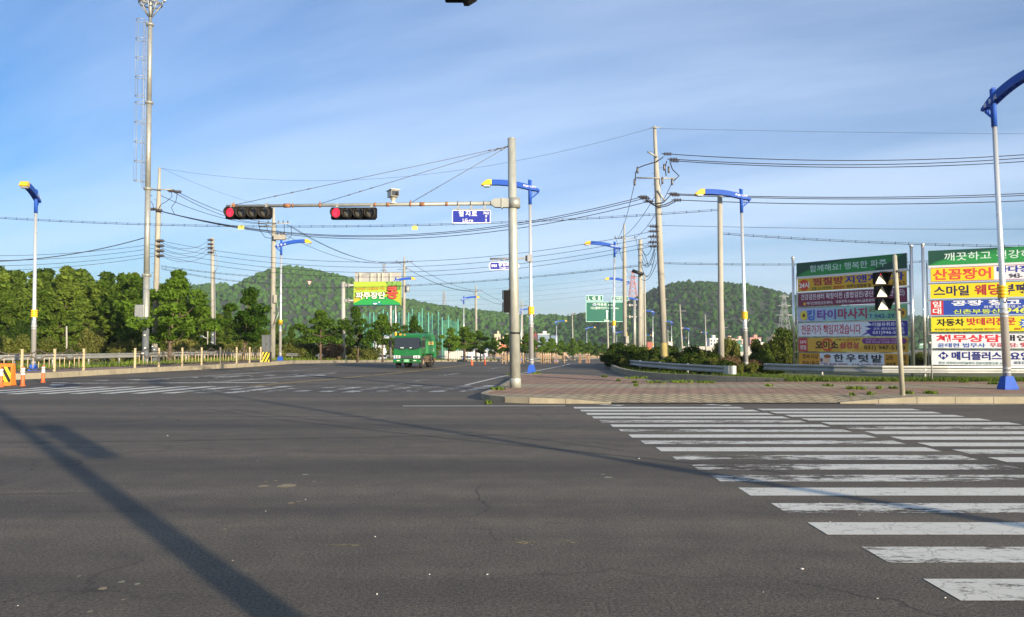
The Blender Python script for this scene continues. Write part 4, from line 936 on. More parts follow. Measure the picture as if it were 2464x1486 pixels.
for _ in range(7): z = bM.z + rnd.uniform(.4, 2.9); f.box(mxy(z) + Vector((rnd.uniform(-.12, .12), -.212, 0)), (.12, .02, .07), 1)
f.build('painted_foot', [CONCD, WHITE], tM)
lad = MB(); zl0, zl1 = mz(454), mz(50); off = Vector((-.24, -.05, 0))
for dx in (0, -.3): lad.tube([mxy(zl0) + off + Vector((0, dx * .9, 0)), mxy(zl1) + off + Vector((0, dx * .9, 0))], .018, 5)
z = zl0
while z < zl1: lad.tube([mxy(z) + off, mxy(z) + off + Vector((0, -.27, 0))], .014, 4); lad.tube([mxy(z) + Vector((-.15, 0, 0)), mxy(z) + off], .012, 4); z += .42
lad.build('ladder', STEELD, tM)
for zlo, zhi in ((mz(437), mz(250)), (mz(234), mz(52))):
    cg = MB(); k = 0
    while k <= 4:
        z = zlo + (zhi - zlo) * k / 4; c = mxy(z) + Vector((-.2, -.15, 0)); cg.tube([c + Vector((-.31 - .33 * math.cos(a), .33 * math.sin(a), 0)) for a in [R(-150 + 300 * i / 14) for i in range(15)]], .022, 5); k += 1
    for a in (-80, -30, 30, 80): cg.tube([mxy(z) + Vector((-.51 - .33 * math.cos(R(a)), -.15 + .33 * math.sin(R(a)), 0)) for z in (zlo, zhi)], .014, 4)
    cg.build('ladder_cage', STEEL, tM)
hd = MB(); zr = mz(10); c0 = mxy(zr)
for dz, rr in ((0, .72), (.34, .80)): hd.tube([c0 + Vector((rr * math.cos(a), rr * math.sin(a), dz)) for a in [2 * math.pi * i / 28 for i in range(29)]], .045, 6)
for k in range(8): a = k * math.pi / 4 + .2; d = Vector((math.cos(a), math.sin(a), 0)); hd.tube([mxy(mz(42)) + d * .1, c0 + d * .72], .035, 5); hd.tube([c0 + d * .72, c0 + d * .8 + Vector((0, 0, .34))], .03, 5); hd.tube([c0 + Vector((0, 0, .1)), c0 + d * .75 + Vector((0, 0, .1))], .025, 5)
for k in range(3): a = k * 2.1 + .4; d = Vector((math.cos(a), math.sin(a), 0)); hd.box(c0 + d * .86 + Vector((0, 0, .55)), (.16, .2, .5), rz=a)
hd.build('head_ring', STEELD, tM)
b = MB(); c = P(337, 756, YM - .2); b.box(c, (.62, .3, 1.2)); tag(b.build('equipment_box', GREYM, bevel=.03), 'dull grey equipment box on the tall mast behind the tree', 'cabinet')

# ================================================================ ISLAND SIGNAL MAST
YS = 25.5
bS = G(1240, 933, .15); YS = bS.y; topS = P(1231, 335, YS)
tS = thing('signal_mast', bS, 'thick grey signal post on the island with a long arm over the road', 'signal post')
s = MB(); s.tube([bS - Vector((0, 0, .05)), topS], [.178, .128], 24); s.tube([topS, topS + Vector((0, 0, .05))], [.135, .06], 24); s.lathe([(.185, 0), (.185, .28), (.178, .3)], bS, 24); s.build('post', mat('galvanised_post', (.40, .41, .365), .5, .35, var=.25, vscale=7, bump=.05, bscale=30, stretch=(1, 1, .35)), tS)
RUST = mat('rust', (.30, .13, .06), .8, var=.4, vscale=8)
def arm_pt(u): return P(u, 497 - (u - 545) / (1240 - 545) * 7.5, YS)
a = MB(); a.tube([arm_pt(545), arm_pt(900), arm_pt(1190)], [.048, .058, .068], 12)
for u0, u1 in ((683, 698), (703, 706), (900, 905), (930, 938), (1010, 1022), (1072, 1078), (561, 566)): a.tube([arm_pt(u0), arm_pt(u1)], .071, 12, 1)
for u in (770, 562, 988): a.tube([arm_pt(u - 2), arm_pt(u + 2)], .078, 12, 1); a.tube([arm_pt(u), arm_pt(u) + Vector((0, 0, .13))], .02, 5, 1)
a.build('arm', [STEEL, RUST], tS)
c = MB(); c.prism([(-.75, -.05), (-.62, -.14), (-.1, -.15), (-.1, .15), (-.62, .14), (-.75, .07)], arm_pt(1237) + Vector((0, -.1, 0)), (1, 0, 0), (0, 0, 1), (0, .2, 0)); c.box(arm_pt(1208) + Vector((0, 0, 0)), (.04, .26, .36)); c.tube([arm_pt(1228), arm_pt(1251)], .085, 12); c.lathe([(.2, -.16), (.2, .16)], arm_pt(1237), 20); c.build('arm_bracket', STEEL, tS)
for (u, v) in ((562, 494), (770, 491), (988, 489)):
    st = MB(); p, q = P(1222, 353, YS), P(u, v, YS); st.tube([p, q], .0095, 5)
    for f in (.0, .03, .06, .72, .78, .84): st.tube([p.lerp(q, f), p.lerp(q, f + .012)], .02, 6)
    st.build('stay_cable', mat('stay_steel', (.10, .095, .09), .7), tS)
d = MB(); d.tube([P(1222, 353, YS), P(1231, 350, YS)], .04, 6); d.build('stay_hook', BLACK, tS)
d = MB(); d.lathe([(.18, -.03), (.18, .03)], P(1239, 802, YS), 20); d.tube([P(1231, 803, YS - .16), P(1226, 805, YS - .3)], .02, 5); d.build('strap', BLACK, tS)
# traffic lights
SIGB = mat('signal_black', (.011, .011, .011), .95, var=.2, vscale=6, spec=.15)
SIGV = mat('visor_grey', (.030, .028, .026), .9, spec=.15)
REDL = mat('red_signal_lens', (.6, .02, .04), .35, emit=((1.0, .02, .05), 1.1))
DARKL = mat('dark_lens', (.085, .080, .070), .25)
def traffic_light(c, label, lit=True, group=None):
    t = thing('traffic_light', c, label, 'traffic light', group); b = MB(); W2 = .735
    b.prism([(-W2, -.2), (W2 - .06, -.2), (W2, -.12), (W2, .18), (-W2, .18)], c + Vector((0, -.1, 0)), (1, 0, 0), (0, 0, 1), (0, .24, 0)); b.build('housing', SIGB, t, bevel=.015)
    for k in range(4):
        p = c + Vector((-.55 + .366 * k, -.105, .0)); v = MB(); n = 22; vs = []
        for j in range(n + 1):
            an = R(-250 + 320 * j / n) + math.pi * .0; cx, cz = math.cos(an), math.sin(an); ln = .30 * (.55 + .45 * (cz + 1) / 2)
            for rr, yy in ((.172, 0), (.168, -ln), (.160, -ln), (.164, 0)): vs.append(p + Vector((rr * cx, yy, rr * cz - abs(yy) * .09)))
        v.add(vs, [(j * 4 + i, j * 4 + 4 + i, j * 4 + 4 + (i + 1) % 4, j * 4 + (i + 1) % 4) for j in range(n) for i in range(3)], 0, True); v.build('visor', SIGV, t)
        l = MB(); l.lathe([(.15, 0), (.14, .02), (.1, .04), (.02, .055)], p + Vector((0, -.004, 0)), 20, axis=(0, -1, 0)); l.build('lens', REDL if lit and k == 0 else DARKL, t)
    h = MB()
    for dx in (-.55, .58): h.box(c + Vector((dx, 0, .24)), (.08, .1, .16))
    h.build('hanger', STEELD, t); return t
traffic_light(P(599, 513, YS), 'left traffic light at the tip of the arm, red lamp lit', group='four lamp traffic lights on the arm'); traffic_light(P(852, 514, YS), 'right traffic light nearer the post, red lamp lit', group='four lamp traffic lights on the arm')
# camera
cc = P(946, 468, YS); t = thing('road_camera', P(946, 490, YS), 'box shaped road camera standing on the signal arm', 'camera')
CAMW = mat('camera_cream', (.52, .48, .40), .5); rot = Matrix.Rotation(R(28), 3, 'Z')
b = MB(); b.box(cc + Vector((0, 0, 0)), (.26, .42, .2), rot=rot); b.box(cc + Vector((0, 0, .125)), (.32, .5, .03), rot=rot); b.build('housing', CAMW, t, bevel=.01)
b = MB(); f = cc + rot @ Vector((0, -.212, 0)); b.box(f, (.24, .01, .17), rot=rot); b.build('window', mat('camera_glass', (.02, .02, .022), .1), t)
b = MB(); b.ball(f + rot @ Vector((.05, -.01, -.01)), .05); b.build('lens', BLACK, t)
b = MB(); b.lathe([(.12, 0), (.12, .03), (.05, .05), (.05, .12), (.09, .13), (.09, .2), (.14, .21), (.14, .24)], P(946, 491, YS), 12); b.build('stand', CAMW, t)
# street name plate on the arm
SBLUE = mat('sign_blue', (.012, .022, .26), .4); SWHITE = mat('sign_white', (.80, .80, .80), .45); SBACK = mat('sign_back', (.30, .30, .31), .5, .4)
def rrect(w, h, r, n=5): return [(sx * (w / 2 - r) + r * math.cos(a0 + k * math.pi / 2 / n), sz * (h / 2 - r) + r * math.sin(a0 + k * math.pi / 2 / n)) for sx, sz, a0 in ((1, 1, 0), (-1, 1, math.pi / 2), (-1, -1, math.pi), (1, -1, 3 * math.pi / 2)) for k in range(n + 1)]
EX, EZ = Vector((1, 0, 0)), Vector((0, 0, 1))
c = P(1134.5, 522, YS); px = YS / FPX; w, h = 93 * px, 32 * px
t = thing('street_name_sign', c, 'blue street name plate reading LG-ro hung from the signal arm', 'street sign')
b = MB(); b.prism(rrect(w, h, .035), c + Vector((0, -.02, 0)), EX, EZ, (0, .03, 0)); b.build('plate', SWHITE, t)
fr = (c + Vector((0, -.02, 0)), EX, EZ); b = MB(); b.ppoly(fr, rrect(w - .045, h - .045, .025), .003); b.build('face', SBLUE, t)
b = MB(); u0 = 1134.5
def sx(u): return (u - 1134.5) * px
def szz(v): return (522 - v) * px
b.ptext(fr, '엘', sx(1104), sx(1115.5), szz(521.5), szz(508.5), .006, 0, .016); b.ptext(fr, '지', sx(1120), sx(1131.5), szz(521), szz(508.5), .006, 0, .016); b.ptext(fr, '로', sx(1135), sx(1148), szz(520.5), szz(508.5), .006, 0, .016)
b.ptext(fr, 'LG-ro', sx(1113.5), sx(1138.5), szz(535), szz(527), .006, 0, .014); b.ptext(fr, '762', sx(1163), sx(1176.5), szz(516.5), szz(510), .006, 0, .02); b.ptext(fr, '2', sx(1167.5), sx(1172), szz(534), szz(527.5), .006, 0, .02)
b.ppoly(fr, [(sx(1169.3), szz(524.5)), (sx(1170.7), szz(524.5)), (sx(1170.7), szz(521)), (sx(1173), szz(521)), (sx(1170), szz(518.5)), (sx(1167), szz(521)), (sx(1169.3), szz(521))], .006); b.build('lettering', SWHITE, t)
b = MB()
for u in (1103, 1134, 1166): b.box(P(u, 499, YS), (.07, .09, .17)); b.lathe([(.085, -.03), (.085, .03)], arm_pt(u), 10, axis=(1, 0, 0))
b.box(P(1134.5, 504.5, YS), (w * .98, .06, .03)); b.build('hanger', SBACK, t)
# arrow ended plate on the lamp behind
Y2 = 37.5; c = P(1213, 640.5, Y2); px2 = Y2 / FPX; t = thing('street_name_sign', c, 'pointed blue street plate reading Tongil-ro behind the signal post', 'street sign')
def s2(u, v): return ((u - 1213) * px2, (640.5 - v) * px2)
hexo = [s2(*p) for p in ((1176, 640.5), (1180, 631), (1245, 631), (1250, 640.5), (1245, 650), (1180, 650))]; hexi = [s2(*p) for p in ((1177.8, 640.5), (1181, 632.3), (1244, 632.3), (1248.2, 640.5), (1244, 648.7), (1181, 648.7))]
b = MB(); b.prism(hexo[::-1], c + Vector((0, -.02, 0)), EX, EZ, (0, .03, 0)); b.build('plate', SWHITE, t); fr = (c + Vector((0, -.02, 0)), EX, EZ)
b = MB(); b.ppoly(fr, hexi[::-1], .003); b.build('face', SBLUE, t); b = MB()
def tx(s, u0, u1, v0, v1, bold): a0, a1 = s2(u0, v1), s2(u1, v0); b.ptext(fr, s, a0[0], a1[0], a0[1], a1[1], .006, 0, bold)
tx('1003', 1181, 1195.5, 636.5, 643.5, .016); tx('통일로', 1199.5, 1226, 632.5, 641.5, .016); tx('Tongil-ro', 1201, 1226, 643, 648.3, .016); b.build('lettering', SWHITE, t)
b = MB(); b.tube([P(1179, 623.5, Y2), P(1262, 622, Y2)], .045, 8); b.prism([s2(1262, 617), s2(1270, 614), s2(1272, 631), s2(1262, 627)], c, EX, EZ, (0, .05, 0)); b.box(P(1275, 622, Y2), (.24, .26, .34))
for u in (1187, 1200, 1213, 1226, 1239): b.box(P(u, 627, Y2), (.08, .04, .1))
b.build('bracket', SBACK, t)
# small signal on the back of the post
c = P(1219, 726, YS + .05); t = thing('pedestrian_signal', c, 'black pedestrian signal seen from the side on the thick signal post', 'pedestrian signal'); b = MB(); b.box(c, (.2, .34, .72)); b.build('housing', SIGB, t, bevel=.02)
b = MB()
for dz in (.2, -.2): b.prism([(-.02, -.15), (-.05, -.12), (-.05, .16), (-.02, .16)], c + Vector((-.09, -.15, dz)), (1, 0, 0), (0, 0, 1), (0, .3, 0))
b.build('visor', SIGB, t); b = MB()
for v in (698, 754): b.box(P(1232, v, YS), (.3, .06, .05))
b.build('bracket', STEELD, t)

# ---- pedestrian signal on its own pole, right
bP = G(2172, 952, .15); YP = bP.y; tpP = P(2152.5, 613, YP); pxp = YP / FPX
tP = thing('pedestrian_signal', bP, 'slim pedestrian signal pole with three triangular lamps before the left banner stand', 'pedestrian signal')
s = MB(); s.tube([bP - Vector((0, 0, .05)), bP.lerp(tpP, .99)], [.068, .058], 16); s.tube([bP.lerp(tpP, .99), tpP], [.06, .02], 16); s.build('pole', mat('painted_pole_grey', (.36, .34, .26), .6, var=.2, vscale=5), tP)
CREAM = mat('sunlit_lens', (.75, .70, .55), .4); REDT = mat('lens_red_tip', (.6, .03, .04), .4, emit=((1, .04, .05), .4))  # low sun on the lenses is put into their cream colour
for k, (u0, u1, v0, v1) in enumerate(((2104.5, 2142, 657, 688), (2108, 2145, 689, 718), (2111.5, 2147, 720, 749))):
    c = P((u0 + u1) / 2 - 2, (v0 + v1) / 2 - 2, YP); w = .365; hb = MB(); hb.box(c + Vector((0, .1, 0)), (w * .94, .16, .33)); h = hb.build('housing', SIGB, tP, bevel=.01)
    l = MB(); fr = (c + Vector((0, .015, 0)), EX, EZ); l.prect(fr, -.16, .16, -.16, .15, .002); l.build('lens', CREAM if k else CREAM, h)
    # square hood, side cheeks slanting back: from the right they leave a triangle of lens in sight
    vz = MB(); o = c + Vector((0, .01, 0)); dl = .30
    def q(x, y, z): return o + Vector((x, y, z))
    tl, tr, bl, br_ = q(-.175, 0, .165), q(.175, 0, .165), q(-.175, 0, -.165), q(.175, 0, -.165)
    tlf, trf = q(-.16, -dl, .15), q(.16, -dl, .15)
    apex = q(-.02, -.012, .15)
    vz.face([tl, tr, trf, tlf]); vz.face([tl, tlf, bl]); vz.face([tr, br_, trf])
    vz.face([q(-.178, -.006, -.17), q(-.02, -.006, .155), q(-.178, -.006, .16)]); vz.face([q(.14, -.006, -.17), q(.178, -.006, -.17), q(.178, -.006, .16), q(-.02, -.006, .155)]); vz.face([q(-.178, -.006, -.17), q(.178, -.006, -.17), q(.178, -.006, -.15), q(-.165, -.006, -.15)])
    vz.build('visor', SIGV, h)
    if k == 0: r = MB(); r.ppoly((o, EX, EZ), [(-.045, .09), (.01, .09), (-.02, .15)], .003); r.build('lit_tip', REDT, h)
b = MB()
for v in (655, 747): b.tube([P(2118, v, YP), P(2155, v - 1, YP)], .016, 6); b.lathe([(.075, -.03), (.075, .03)], P(2157 + (v - 655) * .06, v - 1, YP), 12)
b.build('bracket', BLACK, tP)

# ---- near signal pole beside the viewer: its shadow crosses the road, one head dips into the picture
nb = Vector((2.35, -.16, .0)); t = thing('signal_mast', nb, 'near signal pole at the viewer’s corner with an arm overhead', 'signal post')
s = MB(); s.tube([nb, nb + Vector((0, 0, 8.6))], [.135, .11], 20); s.build('post', STEEL, t); n2 = Vector((-.32, .947, 0)); s = MB(); s.tube([nb + Vector((0, 0, 6.5)), nb + Vector((0, 0, 6.6)) + n2 * 11], [.08, .05], 10); s.build('arm', STEEL, t)
c = nb + Vector((.38, .29, 3.66)); t = thing('pedestrian_signal', c, 'pedestrian signal on the near pole beside the viewer', 'pedestrian signal'); s = MB()
for k in range(3): s.box(c + Vector((0, 0, (k - 1) * .4)), (.30, .30, .40)); s.prism([(-.15, 0), (-.15, .16), (-.32, .16)], c + Vector((0, -.15, (k - 1) * .4)), (1, 0, 0), (0, 0, 1), (0, .30, 0))
s.build('housing', SIGB, t); s = MB(); s.tube([nb + Vector((0, 0, 3.1)), c + Vector((0, 0, -.5))], .02, 5); s.tube([nb + Vector((0, 0, 4.1)), c + Vector((0, 0, .5))], .02, 5); s.build('bracket', STEELD, t)
Yh = 9.3; c = P(1108, -22, Yh); t = thing('traffic_light', c, 'black underside of a near traffic light dipping in at the top edge', 'traffic light'); pxh = Yh / FPX
def hp(u, v): return ((u - 1108) * pxh, (-22 - v) * pxh)
s = MB(); s.prism([hp(*p) for p in ((1070, -60), (1070.5, 5), (1072, 9.5), (1116, 9.5), (1116, -60))], c + Vector((0, -1.5, 0)), EX, EZ, (0, 1.5, 0)); s.build('housing', SIGB, t, bevel=.01)
s = MB(); s.prism([hp(*p) for p in ((1116.5, -40), (1116.5, 18), (1129, 18), (1148, 6), (1152, -6), (1152, -40))], c + Vector((0, -1.4, 0)), EX, EZ, (0, 1.39, 0)); s.prism([hp(*p) for p in ((1115.5, 8), (1115.5, 20.5), (1118.5, 20.5), (1120, 16), (1120, 8))], c + Vector((0, -.2, 0)), EX, EZ, (0, .1, 0)); s.build('visor', mat('visor_brown', (.03, .028, .026), .9, spec=.15), t, bevel=.004)
s = MB(); s.box(c + Vector((0, .1, .42)), (.1, .1, .6)); s.build('hanger', STEELD, t)
o = copy_tree(lamp0); o.location = (10.4, -.75, 0); o.rotation_euler = (0, 0, R(100)); o.scale = (1, 1, 1); o['label'] = 'street lamp beside the viewer on the near corner, throwing a thin shadow'

# ================================================================ SIGNS AND BANNERS
SM = {}
def S(hexc, rough=.45):
    if hexc not in SM: SM[hexc] = mat('print_' + hexc, tuple(x * .9 for x in lin(hexc)), rough)
    return SM[hexc]
def paint(parent, fr, W, H, ops, off0=.004, step=.0025):
    cols = []; m = MB(); tcols = []; tm = MB(); off = off0
    def idx(L, c):
        if c not in L: L.append(c)
        return L.index(c)
    for op in ops:
        k = op[0]
        if k == 'r': m.prect(fr, op[1] * W, op[2] * W, op[3] * H, op[4] * H, off, idx(cols, op[5]))
        elif k == 'e': m.pell(fr, op[1] * W, op[2] * H, op[3] * W, op[4] * H, off, idx(cols, op[5]))
        elif k == 'p': m.ppoly(fr, [(x * W, z * H) for x, z in op[1]], off, idx(cols, op[2]))
        elif k == 't': tm.ptext(fr, op[1], op[2] * W, op[3] * W, op[4] * H, op[5] * H, off, idx(tcols, op[6]), (op[7] if len(op) > 7 else .02) * .62)
        off += step
    if m.V: m.build('print', [S(c) for c in cols], parent)
    if tm.V: tm.build('lettering', [S(c) for c in tcols], parent)
def star(cx, cz, rx, rz, n=12): return [(cx + (rx if k % 2 else rx * .62) * math.cos(math.pi * k / n), cz + (rz if k % 2 else rz * .62) * math.sin(math.pi * k / n)) for k in range(2 * n)]
FRAMEM = mat('stand_steel', (.55, .55, .52), .3, .7)
def banner_stand(name, label, A, B, z_top, header_h, hdr, rows, W, b_h, pitch, first, group, uw=None):
    ex = (B - A); ex.z = 0; L = ex.length; ex.normalize(); nrm = ex.cross(EZ)
    t = thing(name, Vector((A.x, A.y, 0)), label, 'banner stand', 'banner stands behind the right guardrail')
    for k, p in enumerate((A - ex * .12, A + ex * (L + .12))):
        s = MB(); s.lathe([(.066, -.3), (.06, z_top + .22)], Vector((p.x, p.y, 0)), 14); po = s.build('post', mat('polished_post', (.60, .60, .58), .2, .85), t); s = MB(); s.ball(Vector((p.x, p.y, z_top + .28)), .085); s.build('cap', FRAMEM, po)
    for p in (A + ex * .02, A + ex * (L - .02)): s = MB(); s.tube([Vector((p.x, p.y, -.2)) - nrm * .09, Vector((p.x, p.y, z_top - .5)) - nrm * .09], .03, 8); s.build('inner_post', FRAMEM, t)
    for k in range(7): z = z_top - first + .03 - pitch * k; s = MB(); a = Vector((A.x, A.y, z)) - nrm * .06; s.tube([a, a + ex * L], .022, 6); s.build('crossbar', FRAMEM, t)
    o = Vector((A.x, A.y, z_top - header_h)); fr = (o + ex * .08, ex, EZ); hp_ = MB(); hp_.prism([(.0, -.1), (L - .16, -.1), (L - .16, header_h), (.0, header_h)], o + ex * .08 - nrm * .06, ex, EZ, nrm * .06); h = hp_.build('header_panel', S('d8dcdc'), t)
    paint(h, fr, L - .16, header_h, hdr)
    for k, (lbl, ops) in enumerate(rows):
        zt = z_top - first - pitch * k; o = Vector((A.x, A.y, zt - b_h)) + ex * .14
        WW = L - .24; b = MB(); n = 12; d = []
        for i in range(n + 1):
            x = WW * i / n; d.append(o + ex * x + nrm * (.0))
        for i in range(n): a, c_ = d[i], d[i + 1]; b.face([a, c_, c_ + EZ * b_h, a + EZ * b_h])
        for i in range(n): a, c_ = d[i], d[i + 1]; b.face([a - nrm * .012, a + EZ * b_h - nrm * .012, c_ + EZ * b_h - nrm * .012, c_ - nrm * .012])
        for x in (0, WW): b.tube([o + ex * x + EZ * .02, o + ex * (x + (-.1 if x == 0 else .1)) - EZ * .0], .006, 4); b.tube([o + ex * x + EZ * (b_h - .02), o + ex * (x + (-.1 if x == 0 else .1)) + EZ * b_h], .006, 4)
        ob = b.build('banner', S(ops[0][1]), origin=o); tag(ob, lbl, 'banner', group); ORG[ob.name] = o
        paint(ob, (o, ex, EZ), WW, b_h, ops[1:])
A1 = P(1914, 700, 38.6); B1 = P(2188, 700, 34.0)
HDRG = [('r', 0, 1, 0, 1, '1b4a3a'), ('p', [(.0, 0), (.05, .25), (.14, .5), (.28, .75), (.5, .95), (.56, 1), (.98, 1), (.9, .6), (.8, .3), (.7, 0)], '1f7a3c'), ('p', [(.02, 0), (.1, .3), (.25, .55), (.45, .62), (.6, .5), (.72, .2), (.74, 0)], '2a8f45')]
rows1 = [
 ('orange yellow banner with large red and blue lettering, top row of the left stand', [('bg', 'dfae22'), ('e', .065, .48, .052, .42, 'd2461f'), ('t', '24시', .015, .115, .25, .72, 'f4f0e8', .05), ('t', '찜질방', .15, .45, .40, .96, 'a5323a', .045), ('t', '지앤지스파', .462, .98, .40, .96, '25289a', .045), ('t', '전통 소나무장작', .14, .335, .05, .3, '2d6b2d', .02), ('t', '불한증막', .355, .46, .05, .3, 'b8402a', .02), ('t', '파주도립병원 앞', .48, .70, .06, .32, '3a2e20', .03), ('t', '946-5063', .78, .985, .04, .34, '7a3a24', .02)]),
 ('maroon banner with white lettering about a health check centre', [('bg', '7b2a4c'), ('t', '건강검진센터 확장이전 (종합검진/공단검진/일반검진)', .03, .98, .42, .92, 'efe6ea', .022), ('r', .055, .08, .1, .3, 'e0b040'), ('t', '메디인병원(검진센터)', .09, .345, .08, .34, 'efe6ea', .018), ('t', '대표전화:1566-1991(금촌로터리)', .375, .76, .1, .36, 'efe6ea', .018)]),
 ('lilac to green banner with sunflowers and purple lettering', [('bg', 'b9bede')] + [('r', .12 * i, .12 * i + .16 if i < 7 else 1, 0, 1, c) for i, c in enumerate(('b9bee0', 'b2c2de', 'a9c6da', 'a0cad2', '98cac6', '90c6b4', '86c09c', '7ab884'))] + [('e', .06, .45, .038, .36, 'e8d24a'), ('e', .06, .45, .014, .14, '6b4a18'), ('e', .965, .42, .03, .34, 'e0a838'), ('e', .965, .42, .012, .14, '6b4018'), ('t', '킹', .09, .17, .06, .86, '2f6fd0', .035), ('t', '타이', .195, .375, .1, .84, '7a3aa8', .035), ('t', '마사지', .395, .66, .1, .88, 'b02a5c', .035), ('t', '금촌', .675, .74, .55, .9, '8a7420', .02), ('t', 'T.942-2936', .675, .955, .1, .40, '2f5a9a', .02)]),
 ('white banner with red lettering and a violet burst on its right end', [('bg', 'e2e4ec'), ('p', [(.6, 0), (.66, .32), (.635, .36), (.69, .5), (.635, .66), (.70, .76), (.66, 1), (1, 1), (1, 0), (.69, 0), (.665, .18)], '3a2f96'), ('t', '전문가가 책임지겠습니다', .03, .60, .14, .86, 'c23440', .022), ('t', '더블유휘트니스', .705, .975, .66, .93, 'eceaf4', .03), ('t', '교하 센타프라자 9층', .71, .97, .4, .58, 'eceaf4', .022), ('t', '031)946-5565', .705, .975, .07, .34, 'eceaf4', .03)]),
 ('yellow banner with black lettering, a red ring and a purple pill', [('bg', 'dba83a'), ('p', [(.2, 0), (.34, 1), (.5, 1), (.3, 0)], 'e6bf4c'), ('p', [(.4, 0), (.6, 1), (.78, 1), (.5, 0)], 'e6bf4c'), ('r', 0, .09, 0, 1, 'c03a44'), ('t', '24시', .012, .078, .56, .86, 'f4e8e0', .03), ('t', '영업', .014, .076, .14, .46, 'f4e8e0', .03), ('e', .287, .5, .058, .48, 'cf5030'), ('e', .287, .5, .043, .34, 'e4a83c'), ('t', '오이소', .17, .39, .18, .80, '20180f', .05), ('t', '삼겹살', .405, .585, .24, .70, 'c22a4a', .03), ('t', '전통의 맛 그대로', .365, .6, .80, .94, '6a4a20', .015), ('e', .64, .77, .03, .2, '7c2f7c'), ('e', .96, .77, .03, .2, '7c2f7c'), ('r', .64, .96, .57, .97, '7c2f7c'), ('t', '단체모임 / 사내회식 / 생일파티', .645, .955, .78, .92, 'd8a8c8', .015), ('t', '전화 주시면 안내해 드립니다', .645, .955, .61, .74, 'e0c0d8', .015), ('t', '031) 947-5110', .63, .98, .1, .46, '2a2418', .025)]),
 ('white banner with orange ends and wide black lettering, bottom row of the left stand', [('bg', 'dfe2ea'), ('r', 0, .21, 0, 1, 'd99a2a'), ('r', .8, 1, 0, 1, 'd99a2a'), ('t', '정육식당', .035, .195, .56, .92, '2a2014', .025), ('t', '한우1등급', .035, .2, .06, .42, '2a2014', .025), ('e', .278, .56, .03, .3, 'e8bfa8'), ('e', .285, .78, .034, .14, '9a5a34'), ('e', .228, .5, .012, .16, '8a4a2a'), ('t', '한', .345, .44, .40, .95, '1c1c20', .03), ('t', '우', .46, .55, .40, .95, '1c1c20', .03), ('t', '텃', .575, .665, .40, .95, '1c1c20', .03), ('t', '밭', .69, .785, .40, .95, '1c1c20', .03), ('t', '031-948-9900 · 010-3693-7528', .225, .79, .03, .30, '8a2f4a', .02), ('t', '교하', .815, .875, .56, .92, '3a2a10', .02), ('t', '도동', .92, .985, .56, .92, '3a2a10', .02), ('t', '청석주', .815, .90, .08, .44, '3a2a10', .02), ('t', '골목', .925, .985, .08, .44, '3a2a10', .02)])]
banner_stand('banner_stand', 'left banner stand with a green header and six stacked banners', A1, B1, 5.48, .66, HDRG + [('t', '함께해요! 행복한 파주', .135, .835, .24, .74, 'c8e0d8', .012)], rows1, 0, .645, .722, .77, 'banners on the left stand')
A2 = P(2230, 700, 33.5); d2 = (P(2464, 700, 31.9) - A2); d2.z = 0; B2 = A2 + d2.normalized() * 5.9
k2 = lambda z: (z - 340) * .00079
